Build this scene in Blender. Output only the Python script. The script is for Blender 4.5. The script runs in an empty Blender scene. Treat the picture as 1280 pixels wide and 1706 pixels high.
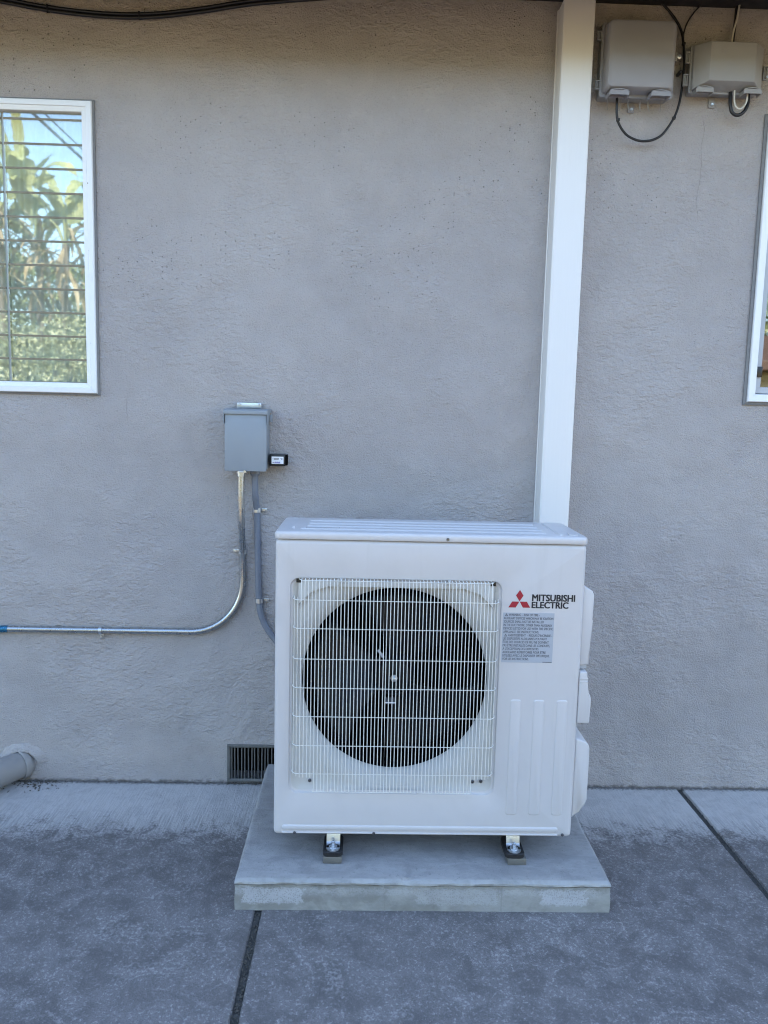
import bpy, bmesh, math, random
from mathutils import Vector, Matrix, noise

# ------------------------------------------------------------------ camera, sky, sun, exposure
sc = bpy.context.scene
C = sc.collection
R = math.radians

cam_d = bpy.data.cameras.new('camera')
cam_d.sensor_fit = 'VERTICAL'; cam_d.sensor_height = 36.0; cam_d.lens = 1319.38 / 1706 * 36
cam_d.clip_start = 0.05; cam_d.clip_end = 2000
cam = bpy.data.objects.new('camera', cam_d); C.objects.link(cam)
_r = Vector((0.99944764, -0.02301562, 0.02397295)); _u = Vector((-0.02099153, 0.12202724, 0.99230475)); _f = Vector((0.02576386, 0.99225986, -0.1214767))
_m = Matrix((_r, _u, -_f)).transposed().to_4x4(); _m.translation = (0.26526, -3.07629, 1.49919)
cam.matrix_world = _m
sc.camera = cam

SUN_EL, SUN_AZ = 42.0, 20.0          # azimuth from +Y (behind the house) towards +X
w = bpy.data.worlds.new('World'); sc.world = w; w.use_nodes = True
nt = w.node_tree; nt.nodes.clear()
sky = nt.nodes.new('ShaderNodeTexSky'); sky.sky_type = 'NISHITA'; sky.sun_disc = False
sky.sun_elevation = R(SUN_EL); sky.sun_rotation = R(SUN_AZ)
sky.air_density = 1.0; sky.dust_density = 1.0; sky.ozone_density = 1.2
bg = nt.nodes.new('ShaderNodeBackground'); bg.inputs['Strength'].default_value = 0.15
wo = nt.nodes.new('ShaderNodeOutputWorld')
nt.links.new(sky.outputs[0], bg.inputs[0]); nt.links.new(bg.outputs[0], wo.inputs[0])
sd = bpy.data.lights.new('sun', 'SUN'); sd.energy = 4.0; sd.angle = R(0.53); sd.color = (1.0, 0.93, 0.82)
sun = bpy.data.objects.new('sun', sd); C.objects.link(sun)
_sv = Vector((math.sin(R(SUN_AZ)) * math.cos(R(SUN_EL)), math.cos(R(SUN_AZ)) * math.cos(R(SUN_EL)), math.sin(R(SUN_EL))))
sun.rotation_euler = _sv.to_track_quat('Z', 'Y').to_euler()
sun.location = (0, 0, 20)
vs = sc.view_settings
vs.view_transform = 'Standard'; vs.look = 'None'; vs.exposure = 2.45; vs.gamma = 1.0; vs.use_curve_mapping = False
sc.render.engine = 'CYCLES'
sc.cycles.use_denoising = True
sc.cycles.max_bounces = 6; sc.cycles.diffuse_bounces = 4; sc.cycles.glossy_bounces = 3; sc.cycles.transparent_max_bounces = 12
sc.cycles.caustics_reflective = False; sc.cycles.caustics_refractive = False
sc.cycles.filter_width = 1.1
sc.cycles.use_adaptive_sampling = True; sc.cycles.adaptive_threshold = 0.015

rnd = random.Random(7)

# ------------------------------------------------------------------ helpers: objects
def obj(name, bm, m, parent=None, ang=35, loc=None):
    me = bpy.data.meshes.new(name)
    bmesh.ops.recalc_face_normals(bm, faces=bm.faces)
    bm.to_mesh(me); bm.free()
    return link(name, me, m, parent, ang, loc)
def link(name, me, m=None, parent=None, ang=35, loc=None):
    if m is not None and len(me.materials) == 0: me.materials.append(m)
    if ang:
        me.polygons.foreach_set('use_smooth', [True] * len(me.polygons))
        me.set_sharp_from_angle(angle=R(ang))
    o = bpy.data.objects.new(name, me); C.objects.link(o)
    if parent is not None: o.parent = parent
    if loc is not None: o.location = loc
    return o
def thing(name, label, cat, group=None, loc=(0, 0, 0), kind=None):
    o = bpy.data.objects.new(name, None); C.objects.link(o); o.empty_display_size = 0.05; o.location = loc
    return tag(o, label, cat, group, kind)
def tag(o, label=None, cat=None, group=None, kind=None):
    if label: o['label'] = label
    if cat: o['category'] = cat
    if group: o['group'] = group
    if kind: o['kind'] = kind
    return o
def node(name, parent):                       # an Empty used as a part that carries sub-parts
    o = bpy.data.objects.new(name, None); C.objects.link(o); o.empty_display_size = 0.03; o.parent = parent
    return o

# ------------------------------------------------------------------ helpers: shapes
def B(): return bmesh.new()
def box(bm, x0, x1, y0, y1, z0, z1, bev=0, seg=2):
    vs_ = [bm.verts.new(p) for p in ((x0, y0, z0), (x1, y0, z0), (x1, y1, z0), (x0, y1, z0), (x0, y0, z1), (x1, y0, z1), (x1, y1, z1), (x0, y1, z1))]
    fs = [bm.faces.new([vs_[i] for i in q]) for q in ((3, 2, 1, 0), (4, 5, 6, 7), (0, 1, 5, 4), (1, 2, 6, 5), (2, 3, 7, 6), (3, 0, 4, 7))]
    if bev:
        es = list({e for f in fs for e in f.edges})
        bmesh.ops.bevel(bm, geom=es, offset=bev, segments=seg, affect='EDGES', profile=0.5)
    return bm
def loft(bm, loops, close=True, cap0=False, cap1=False):
    rows = [[bm.verts.new(p) for p in l] for l in loops]
    n = len(rows[0])
    for a, b in zip(rows, rows[1:]):
        for i in range(n if close else n - 1):
            j = (i + 1) % n
            bm.faces.new((a[i], a[j], b[j], b[i]))
    if cap0: bm.faces.new(rows[0][::-1])
    if cap1: bm.faces.new(rows[-1])
    return rows
def tube(bm, pts, r, n=12, cap=True, rs=None):
    pts = [Vector(p) for p in pts]; loops = []
    t0 = (pts[1] - pts[0]).normalized()
    up = Vector((0, 0, 1)) if abs(t0.z) < 0.9 else Vector((1, 0, 0))
    a = t0.cross(up).normalized()
    for i, p in enumerate(pts):
        t = (pts[min(i + 1, len(pts) - 1)] - pts[max(i - 1, 0)]).normalized()
        a = (a - t * a.dot(t)).normalized(); b = t.cross(a)
        rr = rs[i] if rs else r
        loops.append([p + (a * math.cos(2 * math.pi * k / n) + b * math.sin(2 * math.pi * k / n)) * rr for k in range(n)])
    loft(bm, loops, True, cap, cap)
    return bm
def spline(pts, k=8):                         # Catmull-Rom
    pts = [Vector(p) for p in pts]; out = []
    P = [pts[0] * 2 - pts[1]] + pts + [pts[-1] * 2 - pts[-2]]
    for i in range(1, len(P) - 2):
        for s in range(k):
            t = s / k; p0, p1, p2, p3 = P[i - 1:i + 3]
            out.append(0.5 * ((2 * p1) + (p2 - p0) * t + (2 * p0 - 5 * p1 + 4 * p2 - p3) * t * t + (3 * p1 - p0 - 3 * p2 + p3) * t ** 3))
    return out + [pts[-1]]
def prism(bm, poly, axis, a0, a1, bev=0, seg=2):
    """poly: 2-D outline in the two other axes (x,z for 'y'; y,z for 'x'; x,y for 'z')"""
    def P(p, a): return {'y': (p[0], a, p[1]), 'x': (a, p[0], p[1]), 'z': (p[0], p[1], a)}[axis]
    A = [bm.verts.new(P(p, a0)) for p in poly]; D = [bm.verts.new(P(p, a1)) for p in poly]
    fs = [bm.faces.new(A), bm.faces.new(D[::-1])]
    n = len(poly)
    for i in range(n):
        j = (i + 1) % n; fs.append(bm.faces.new((A[j], A[i], D[i], D[j])))
    if bev:
        bmesh.ops.bevel(bm, geom=list({e for f in fs for e in f.edges}), offset=bev, segments=seg, affect='EDGES', profile=0.5)
    return bm
def lathe(bm, prof, c, axis='y', n=24):
    """prof: (radius, along-axis offset) pairs"""
    loops = []
    for r, h in prof:
        l = []
        for k in range(n):
            ca, sa = math.cos(2 * math.pi * k / n) * r, math.sin(2 * math.pi * k / n) * r
            l.append({'y': (c[0] + ca, c[1] + h, c[2] + sa), 'z': (c[0] + ca, c[1] + sa, c[2] + h), 'x': (c[0] + h, c[1] + ca, c[2] + sa)}[axis])
        loops.append(l)
    loft(bm, loops, True, True, True)
    return bm
def screw(parent, p, r=0.005, d=0.004, m=None, axis='y', s=-1):
    bm = B(); lathe(bm, [(r, 0), (r, s * d * 0.5), (r * 0.75, s * d), (r * 0.25, s * d * 0.9)], p, axis, 12)
    return obj('screw', bm, m or M['zinc'], parent)
def rrect(x0, x1, z0, z1, r, k=6):
    out = []
    for cx, cz, a in ((x1 - r, z1 - r, 0), (x0 + r, z1 - r, 90), (x0 + r, z0 + r, 180), (x1 - r, z0 + r, 270)):
        for i in range(k + 1):
            t = R(a + 90 * i / k); out.append((cx + r * math.cos(t), cz + r * math.sin(t)))
    return out

# ------------------------------------------------------------------ helpers: materials
M = {}
class NG:
    def __init__(s, name):
        s.m = bpy.data.materials.new(name); s.m.use_nodes = True; s.t = s.m.node_tree; s.t.nodes.clear()
        s.out = s.t.nodes.new('ShaderNodeOutputMaterial'); s.co = None; M[name] = s.m
    def n(s, typ, ins=None, **pr):
        nd = s.t.nodes.new('ShaderNode' + typ)
        for k, v in pr.items(): setattr(nd, k, v)
        for k, v in (ins or {}).items(): s.set(nd.inputs[k], v)
        return nd
    def set(s, sock, v):
        if isinstance(v, bpy.types.NodeSocket): s.t.links.new(v, sock)
        elif isinstance(v, (tuple, list)) and len(v) == 3 and sock.type == 'RGBA': sock.default_value = (*v, 1)
        else: sock.default_value = v
    def coord(s):
        if s.co is None: s.co = s.n('TexCoord').outputs['Object']
        return s.co
    def map(s, scale=(1, 1, 1), rot=(0, 0, 0), loc=(0, 0, 0), v=None):
        return s.n('Mapping', {'Vector': v or s.coord(), 'Scale': scale, 'Rotation': rot, 'Location': loc}).outputs[0]
    def noise(s, scale, detail=3, rough=0.55, dist=0, v=None):
        return s.n('TexNoise', {'Vector': v or s.coord(), 'Scale': scale, 'Detail': detail, 'Roughness': rough, 'Distortion': dist}).outputs[0]
    def voro(s, scale, v=None, feature='F1', rand=1.0):
        return s.n('TexVoronoi', {'Vector': v or s.coord(), 'Scale': scale, 'Randomness': rand}, feature=feature).outputs['Distance']
    def math(s, op, a, b=0.0, c=None, clamp=False):
        nd = s.n('Math', operation=op, use_clamp=clamp); s.set(nd.inputs[0], a); s.set(nd.inputs[1], b)
        if c is not None: s.set(nd.inputs[2], c)
        return nd.outputs[0]
    def rng(s, v, a, b, c=0.0, d=1.0, smooth=True):
        return s.n('MapRange', {0: v, 1: a, 2: b, 3: c, 4: d}, interpolation_type='SMOOTHSTEP' if smooth else 'LINEAR', clamp=True).outputs[0]
    def mix(s, f, a, b, mode='MIX'):
        nd = s.n('Mix', data_type='RGBA', blend_type=mode)
        s.set(nd.inputs[0], f); s.set(nd.inputs[6], a); s.set(nd.inputs[7], b)
        return nd.outputs[2]
    def xyz(s): return s.n('SeparateXYZ', {0: s.coord()}).outputs
    def bump(s, h, dist=0.002, strength=1.0, normal=None):
        ins = {'Height': h, 'Distance': dist, 'Strength': strength}
        if normal is not None: ins['Normal'] = normal
        return s.n('Bump', ins).outputs[0]
    def done(s, color, rough=0.5, metal=0.0, normal=None, **kw):
        ins = {'Base Color': color, 'Roughness': rough, 'Metallic': metal}
        if normal is not None: ins['Normal'] = normal
        ins.update(kw)
        p = s.n('BsdfPrincipled', ins)
        s.t.links.new(p.outputs[0], s.out.inputs[0]); return s.m

def simple(name, col, rough=0.5, metal=0.0, var=0.08, vscale=14, bscale=0, bdist=0.0005, rvar=0.08, **kw):
    g = NG(name)
    nz = g.noise(vscale, 4)
    c = g.mix(nz, tuple(x * (1 - var) for x in col), tuple(min(1, x * (1 + var)) for x in col))
    rr = g.rng(g.noise(vscale * 2.3, 3), 0.3, 0.7, max(0.02, rough - rvar), min(1, rough + rvar))
    nm = g.bump(g.noise(bscale, 2), bdist) if bscale else None
    return g.done(c, rr, metal, nm, **kw)

def painted_metal():                          # off-white powder coat with faint orange peel and dust
    g = NG('cabinet_white')
    dust = g.math('MULTIPLY', g.math('MAXIMUM', g.rng(g.noise(6, 4, 0.65), 0.45, 0.75), g.rng(g.noise(1, 3, 0.6, 0, g.map((26, 26, 1.6))), 0.56, 0.76)), 0.16)
    c = g.mix(dust, (0.585, 0.562, 0.556), (0.43, 0.41, 0.385))
    nm = g.bump(g.noise(520, 2), 0.00012)
    return g.done(c, g.rng(g.noise(9, 4), 0.3, 0.7, 0.30, 0.42), 0, nm)
painted_metal()
simple('plastic_white', (0.80, 0.81, 0.82), 0.42, var=0.03, vscale=5, bscale=300, bdist=0.0001)
simple('wire_white', (0.74, 0.73, 0.68), 0.38, var=0.06, vscale=30)
simple('bell_white', (0.53, 0.515, 0.485), 0.45, var=0.05, vscale=8)
simple('fan_dark', (0.0055, 0.006, 0.0075), 0.45, var=0.25, vscale=9, **{'Specular IOR Level': 0.22})
simple('inside_dark', (0.004, 0.0043, 0.0048), 0.8, var=0.3, vscale=20, **{'Specular IOR Level': 0.05})
simple('rubber', (0.012, 0.012, 0.013), 0.6, var=0.2, vscale=40, bscale=150)
simple('cable_black', (0.010, 0.010, 0.012), 0.42, var=0.3, vscale=20)
simple('cable_white', (0.62, 0.60, 0.54), 0.45, var=0.08, vscale=20)
simple('zinc', (0.58, 0.60, 0.62), 0.33, 0.9, var=0.10, vscale=30, rvar=0.05)
simple('strut_grey', (0.19, 0.185, 0.165), 0.5, 0.35, var=0.15, vscale=40)
simple('screw_steel', (0.16, 0.16, 0.165), 0.3, 0.8, var=0.15, vscale=40)
simple('emt', (0.44, 0.46, 0.47), 0.28, 0.95, var=0.05, vscale=12, rvar=0.03)
simple('liquidtight', (0.17, 0.185, 0.22), 0.48, var=0.06, vscale=20)
simple('box_paint', (0.255, 0.285, 0.315), 0.45, 0.0, var=0.05, vscale=10, bscale=400, bdist=0.0001)
simple('telecom_grey', (0.285, 0.285, 0.31), 0.55, var=0.06, vscale=12, bscale=250, bdist=0.00015)
simple('telecom_trim', (0.27, 0.272, 0.275), 0.5, var=0.06, vscale=20)
simple('telecom_beige', (0.31, 0.308, 0.312), 0.55, var=0.06, vscale=12, bscale=250, bdist=0.00015)
simple('black_plastic', (0.008, 0.009, 0.010), 0.35, var=0.2, vscale=30)
simple('sticker_white', (0.80, 0.81, 0.84), 0.4, var=0.02)
simple('sticker_grey', (0.40, 0.425, 0.47), 0.45, var=0.04, vscale=30)
simple('ink_dark', (0.010, 0.012, 0.018), 0.5, var=0.1)
simple('ink_label', (0.045, 0.05, 0.065), 0.5, var=0.1)
simple('ink_blue', (0.09, 0.09, 0.38), 0.5, var=0.1)
simple('ink_red', (0.33, 0.012, 0.030), 0.4, var=0.05)
simple('caulk', (0.20, 0.20, 0.20), 0.7, var=0.25, vscale=60, bscale=120)
simple('sash_grey', (0.44, 0.46, 0.49), 0.4, var=0.05, vscale=20)
simple('vent_paint', (0.13, 0.13, 0.125), 0.65, var=0.3, vscale=60, bscale=180)
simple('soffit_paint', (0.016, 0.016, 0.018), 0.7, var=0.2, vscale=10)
simple('fascia_paint', (0.55, 0.55, 0.55), 0.5, var=0.05)
simple('roof_shingle', (0.09, 0.085, 0.08), 0.9, var=0.3, vscale=8, bscale=60, bdist=0.005)
simple('interior_paint', (0.42, 0.40, 0.36), 0.8, var=0.05)
simple('curtain', (0.80, 0.83, 0.78), 0.9, var=0.05)
simple('wood_brown', (0.10, 0.055, 0.035), 0.6, var=0.3, vscale=10)
simple('mullion_pale', (0.55, 0.57, 0.55), 0.4, var=0.05)
simple('louvre_rim', (0.21, 0.18, 0.12), 0.5, var=0.55, vscale=70)
simple('pipe_paint', (0.285, 0.272, 0.262), 0.6, var=0.10, vscale=18, bscale=60, bdist=0.0008)
simple('shed_yellow', (0.55, 0.47, 0.26), 0.8, var=0.06)
simple('litter', (0.085, 0.077, 0.064), 0.9, var=0.6, vscale=90)
simple('filler_dark', (0.060, 0.058, 0.053), 0.95, var=0.5, vscale=120, bscale=160, bdist=0.004)
simple('tape_blue', (0.035, 0.17, 0.30), 0.25, 0.6, var=0.5, vscale=120)
simple('tape_green', (0.40, 0.68, 0.62), 0.18, 0.5, var=0.4, vscale=120)
simple('bark', (0.14, 0.11, 0.08), 0.9, var=0.3, vscale=20, bscale=40, bdist=0.004)

def frame_paint():                            # glossy white window paint with chips and grime
    g = NG('frame_white')
    chip = g.rng(g.noise(55, 4, 0.6), 0.715, 0.74)
    c = g.mix(g.rng(g.noise(18, 5, 0.7), 0.5, 0.85, 0, 0.25), (0.82, 0.83, 0.83), (0.55, 0.53, 0.48))
    c = g.mix(chip, c, (0.18, 0.13, 0.09))
    return g.done(c, 0.4, 0, g.bump(g.noise(70, 4), 0.0006))
frame_paint()

def duct_paint():                             # white painted line cover, faint vertical brush marks and scuffs
    g = NG('duct_white')
    st = g.noise(1, 4, 0.6, v=g.map((160, 160, 2.2)))
    sc_ = g.rng(g.noise(1, 5, 0.7, v=g.map((60, 60, 5), loc=(3, 1, 7))), 0.62, 0.78, 0, 0.35)
    c = g.mix(g.math('MULTIPLY', st, 0.10), (0.74, 0.73, 0.715), (0.55, 0.545, 0.535))
    c = g.mix(sc_, c, (0.56, 0.55, 0.53))
    return g.done(c, 0.42, 0, g.bump(st, 0.0003))
duct_paint()

def stucco():
    g = NG('stucco')
    X, Y, Z = g.xyz()
    flat = g.n('CombineXYZ', {0: X, 1: Z, 2: 0.0}).outputs[0]
    def nz(scale, detail, rough=0.55, v=None, dist=0.0):
        return g.n('TexNoise', {'Vector': v or flat, 'Scale': scale, 'Detail': detail, 'Roughness': rough, 'Distortion': dist}, noise_dimensions='2D').outputs[0]
    mp = lambda sc_, rot=0.0, loc=(0, 0, 0): g.map(sc_, (0, 0, rot), loc, v=flat)
    streak = nz(1, 3, 0.66, mp((40, 62, 1), R(5)), 0.25)
    sweep = nz(1, 2, 0.6, mp((16, 48, 1), R(-28), (5, 3, 0)), 0.7)
    grain = nz(165, 2, 0.7)
    broad = nz(6.5, 2, 0.5)
    patch = g.rng(nz(1.9, 2), 0.42, 0.60)
    pitm = g.math('MULTIPLY', g.rng(nz(2.6, 1, v=mp((1, 1, 1), 0, (4, 2, 0))), 0.47, 0.62), g.rng(Z, 1.45, 2.2))
    pitv = g.n('TexVoronoi', {'Vector': flat, 'Scale': 55.0}, voronoi_dimensions='2D').outputs
    pit = g.math('MULTIPLY', g.rng(pitv['Distance'], 0.15, 0.06), g.math('MULTIPLY', pitm, g.rng(g.n('SeparateColor', {0: pitv['Color']}).outputs[0], 0.84, 0.88)))
    ridge = g.math('ABSOLUTE', g.math('SUBTRACT', streak, 0.5))
    h = g.math('ADD', g.math('MULTIPLY', streak, g.rng(patch, 0, 1, 0.26, 0.86)), g.math('MULTIPLY', sweep, g.rng(patch, 0, 1, 0.08, 0.30)))
    h = g.math('SUBTRACT', h, g.math('MULTIPLY', g.rng(ridge, 0.0, 0.035, 1, 0), g.rng(patch, 0, 1, 0.0, 0.03)))
    h = g.math('ADD', h, g.math('MULTIPLY', grain, g.rng(patch, 0, 1, 0.50, 0.28)))
    h = g.math('ADD', h, g.math('MULTIPLY', broad, 2.0))
    h = g.math('SUBTRACT', h, g.math('MULTIPLY', pit, 0.7))
    # hairline cracks: below the left window's corner and below the small telecom box
    def crack(x0, z0, z1, amp, wdt, off):
        wob = g.math('MULTIPLY', g.math('SUBTRACT', nz(1, 3, 0.6, mp((0, 9, 1), 0, (off, 0, 0))), 0.5), amp)
        d = g.math('ABSOLUTE', g.math('SUBTRACT', X, g.math('ADD', wob, x0)))
        k = g.rng(d, wdt, wdt * 0.3)
        return g.math('MULTIPLY', k, g.math('MULTIPLY', g.rng(Z, z0, z0 + 0.06), g.rng(Z, z1, z1 - 0.06)))
    ck = g.math('MAXIMUM', crack(-0.645, 1.42, 1.57, 0.03, 0.0016, 3.1), crack(1.50, 2.25, 2.66, 0.03, 0.0014, 8.4))
    h = g.math("SUBTRACT", h, g.math("MULTIPLY", ck, 0.3))
    tone = g.math('ADD', g.math('MULTIPLY', nz(1.2, 3, 0.6), 0.62), g.math('MULTIPLY', broad, 0.38))
    c = g.mix(g.rng(tone, 0.30, 0.70), (0.394, 0.367, 0.358), (0.442, 0.412, 0.400))
    wear = g.math('MULTIPLY', g.rng(streak, 0.55, 0.80), 0.22)
    c = g.mix(wear, c, (0.54, 0.50, 0.49))
    c = g.mix(g.math('MULTIPLY', g.rng(grain, 0.42, 0.25), 0.30), c, (0.21, 0.21, 0.21))
    stain = g.math('MULTIPLY', g.rng(nz(1, 3, 0.6, mp((3, 1.2, 1), R(20))), 0.52, 0.75), 0.10)
    c = g.mix(stain, c, (0.26, 0.25, 0.24))
    c = g.mix(g.math('MULTIPLY', pit, 0.6), c, (0.10, 0.095, 0.09))
    c = g.mix(g.math('MULTIPLY', ck, 0.18), c, (0.10, 0.10, 0.10))
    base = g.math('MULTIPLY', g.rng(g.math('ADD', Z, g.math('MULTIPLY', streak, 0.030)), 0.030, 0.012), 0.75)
    c = g.mix(base, c, (0.06, 0.055, 0.05))  # dark line painted along the wall's foot in place of a shadow gap
    return g.done(c, 0.85, 0, g.bump(h, 0.0098, 1.0), **{'Specular IOR Level': 0.3})
stucco()

def slab_concrete():
    g = NG('slab_concrete')
    X, Y, Z = g.xyz()
    flat = g.n('CombineXYZ', {0: X, 1: Y, 2: 0.0}).outputs[0]
    def nz(scale, detail, rough=0.55, v=None, dist=0.0):
        return g.n('TexNoise', {'Vector': v or flat, 'Scale': scale, 'Detail': detail, 'Roughness': rough, 'Distortion': dist}, noise_dimensions='2D').outputs[0]
    mp = lambda sc_, rot=0.0, loc=(0, 0, 0): g.map(sc_, (0, 0, rot), loc, v=flat)
    D = lambda k: (0.164 * k, 0.152 * k, 0.148 * k)
    L = lambda k: (0.455 * k, 0.435 * k, 0.420 * k)
    n1 = nz(2.4, 3, 0.6, dist=0.5); n2 = nz(13, 4, 0.68, dist=0.4); n3 = nz(95, 3, 0.74); n4 = nz(300, 1)
    c = g.mix(g.rng(n2, 0.30, 0.72), D(0.78), D(1.28))
    c = g.mix(g.math('MULTIPLY', g.rng(n1, 0.40, 0.66), 0.30), c, D(1.4))
    vo = g.n('TexVoronoi', {'Vector': mp((38, 44, 1), R(30)), 'Scale': 1.0}, voronoi_dimensions='2D').outputs
    cell = g.n('SeparateColor', {0: vo['Color']}).outputs
    fl = g.math('MULTIPLY', g.rng(g.math('ADD', vo['Distance'], g.math('ADD', g.math('MULTIPLY', n3, 0.9), g.math('MULTIPLY', cell[1], 0.35))), 0.72, 0.50), g.rng(cell[0], 0.45, 0.95))
    fl2 = g.math('MULTIPLY', g.rng(n3, 0.56, 0.65), g.rng(n2, 0.36, 0.60, 0.30, 1.0))
    sm = g.math('MULTIPLY', g.rng(nz(4.5, 4, 0.72, mp((1, 1, 1), 0, (2.7, 5.1, 0)), 1.6), 0.55, 0.68), g.rng(n3, 0.38, 0.58))
    c = g.mix(g.math('MULTIPLY', fl, 0.48), c, L(0.95))
    c = g.mix(g.math('MULTIPLY', fl2, 0.66), c, L(0.90))
    c = g.mix(g.math('MULTIPLY', sm, 0.36), c, L(0.95))
    c = g.mix(g.math('MULTIPLY', g.rng(n4, 0.48, 0.74), 0.50), c, D(0.45))
    # pale wandering scratch marks
    wv_ = g.math('ABSOLUTE', g.math('SUBTRACT', nz(3.1, 1, v=mp((1, 1, 1), 0, (9, 4, 0))), 0.5))
    scr = g.math('MULTIPLY', g.rng(wv_, 0.006, 0.002), g.math('MULTIPLY', g.rng(n1, 0.48, 0.60), g.rng(n3, 0.36, 0.55)))
    c = g.mix(g.math('MULTIPLY', scr, 0.10), c, L(1.0))
    h = g.math('ADD', g.math('MULTIPLY', n3, 0.9), g.math('ADD', g.math('MULTIPLY', n4, 0.35), g.math('MULTIPLY', n2, 0.8)))
    # drier, cleaner strip along the wall under the eave, broom finish still sharp there
    broom = nz(1, 2, 0.6, mp((150, 9, 1), R(-22)), 0.2)
    e = g.math('ADD', Y, g.math('ADD', g.math('MULTIPLY', g.math('SUBTRACT', n2, 0.5), 0.34), g.math('MULTIPLY', g.math('SUBTRACT', n3, 0.5), 0.26)))
    e = g.math('ADD', e, g.math('MULTIPLY', g.math('SUBTRACT', n1, 0.5), 0.16))
    s_ = g.rng(e, -0.47, -0.27)
    cs = g.mix(g.math('MULTIPLY', g.rng(broom, 0.34, 0.68), g.rng(Y, -0.16, -0.34, 0.25, 1.0)), L(1.16), L(0.82))
    cs = g.mix(g.math('MULTIPLY', g.rng(n2, 0.42, 0.66), 0.40), cs, L(0.80))
    cs = g.mix(g.math('MULTIPLY', g.rng(n3, 0.60, 0.72), 0.35), cs, D(1.2))
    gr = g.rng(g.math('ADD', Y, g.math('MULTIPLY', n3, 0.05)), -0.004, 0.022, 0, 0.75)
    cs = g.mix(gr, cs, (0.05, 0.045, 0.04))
    c = g.mix(s_, c, cs)
    h = g.math('ADD', h, g.math('MULTIPLY', broom, g.rng(s_, 0, 1, 0.15, 0.9)))
    return g.done(c, g.rng(n2, 0.3, 0.7, 0.66, 0.88), 0, g.bump(h, 0.0026, 0.9), **{'Specular IOR Level': 0.3})
slab_concrete()

def pad_concrete():
    g = NG('pad_concrete')
    X, Y, Z = g.xyz()
    n2 = g.noise(1, 4, 0.70, 0.3, g.map((9, 15, 14))); n3 = g.noise(80, 3, 0.7); n4 = g.noise(320, 1)
    trow = g.noise(1, 3, 0.6, 0.8, g.map((10, 52, 30), rot=(0, 0, R(5))))
    blot = g.noise(9, 4, 0.65, 0.7)
    c = g.mix(g.rng(n2, 0.34, 0.66), (0.285, 0.278, 0.270), (0.350, 0.342, 0.332))
    c = g.mix(g.math('MULTIPLY', g.rng(trow, 0.54, 0.72), 0.22), c, (0.44, 0.435, 0.43))
    c = g.mix(g.math('MULTIPLY', g.rng(blot, 0.50, 0.66), 0.45), c, (0.215, 0.21, 0.205))
    c = g.mix(g.math('MULTIPLY', g.rng(n3, 0.58, 0.70), 0.42), c, (0.15, 0.15, 0.15))
    front = g.rng(Y, -0.818, -0.826)
    cf = g.mix(g.rng(n2, 0.36, 0.66), (0.255, 0.255, 0.235), (0.345, 0.345, 0.325))
    cf = g.mix(g.math('MULTIPLY', g.rng(blot, 0.52, 0.68), 0.5), cf, (0.21, 0.205, 0.185))
    # chalky dimpled patches in the middle band of the front face
    ex = g.math('MULTIPLY', g.math('SUBTRACT', g.noise(1, 3, 0.7, v=g.map((55, 1, 70))), 0.5), 0.075)
    zz = g.math('ADD', Z, g.math('MULTIPLY', ex, 0.45))
    band = g.math('MULTIPLY', g.rng(zz, 0.016, 0.028), g.rng(zz, 0.077, 0.068))
    def near(x0, a): return g.rng(g.math('ADD', g.math('ABSOLUTE', g.math('SUBTRACT', X, x0)), ex), a, a - 0.012)
    where = g.math('MAXIMUM', near(0.010, 0.100), near(0.905, 0.075))
    mid = g.math('MULTIPLY', g.math('MULTIPLY', g.rng(g.noise(1, 2, 0.5, v=g.map((7, 1, 1))), 0.38, 0.52), 0.55), g.rng(zz, 0.044, 0.064))
    mid = g.math('MAXIMUM', mid, g.math('MULTIPLY', near(0.58, 0.13), 0.55))
    dim = g.rng(g.voro(150, rand=0.7), 0.20, 0.36, 0.25, 1)
    chalk = g.math('MULTIPLY', g.math('MULTIPLY', band, g.math('MAXIMUM', where, mid)), g.math('MULTIPLY', dim, g.rng(n3, 0.28, 0.48, 0.35, 1)))
    cf = g.mix(g.math('MULTIPLY', chalk, 0.55), cf, (0.56, 0.565, 0.60))
    lines = g.n('Math', {0: g.math('ADD', X, g.math('MULTIPLY', ex, 0.06)), 1: 0.178}, operation='PINGPONG').outputs[0]
    seam = g.math('MULTIPLY', g.rng(lines, 0.0024, 0.0008), g.rng(n2, 0.35, 0.6, 0.2, 0.9))
    cf = g.mix(g.math('MULTIPLY', seam, 0.22), cf, (0.13, 0.13, 0.12))
    lip = g.rng(g.math('ADD', Z, g.math('MULTIPLY', g.math('SUBTRACT', n3, 0.5), 0.014)), 0.080, 0.087)
    cf = g.mix(g.math('MULTIPLY', lip, g.rng(blot, 0.35, 0.6, 0.25, 0.9)), cf, (0.42, 0.415, 0.40))
    crk = g.math('MULTIPLY', g.rng(g.math('ABSOLUTE', g.math('SUBTRACT', g.math('ADD', Z, g.math('MULTIPLY', ex, 0.10)), 0.0825)), 0.0022, 0.0009), g.rng(blot, 0.42, 0.56))
    cf = g.mix(g.math('MULTIPLY', crk, 0.7), cf, (0.10, 0.10, 0.085))
    c = g.mix(front, c, cf)
    h = g.math('ADD', g.math('MULTIPLY', n3, 0.7), g.math('ADD', g.math('MULTIPLY', n4, 0.35), g.math('MULTIPLY', trow, 0.6)))
    h = g.math('SUBTRACT', h, g.math('MULTIPLY', crk, 0.8))
    return g.done(c, 0.8, 0, g.bump(h, 0.0022, 0.9), **{'Specular IOR Level': 0.3})
pad_concrete()

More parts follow.
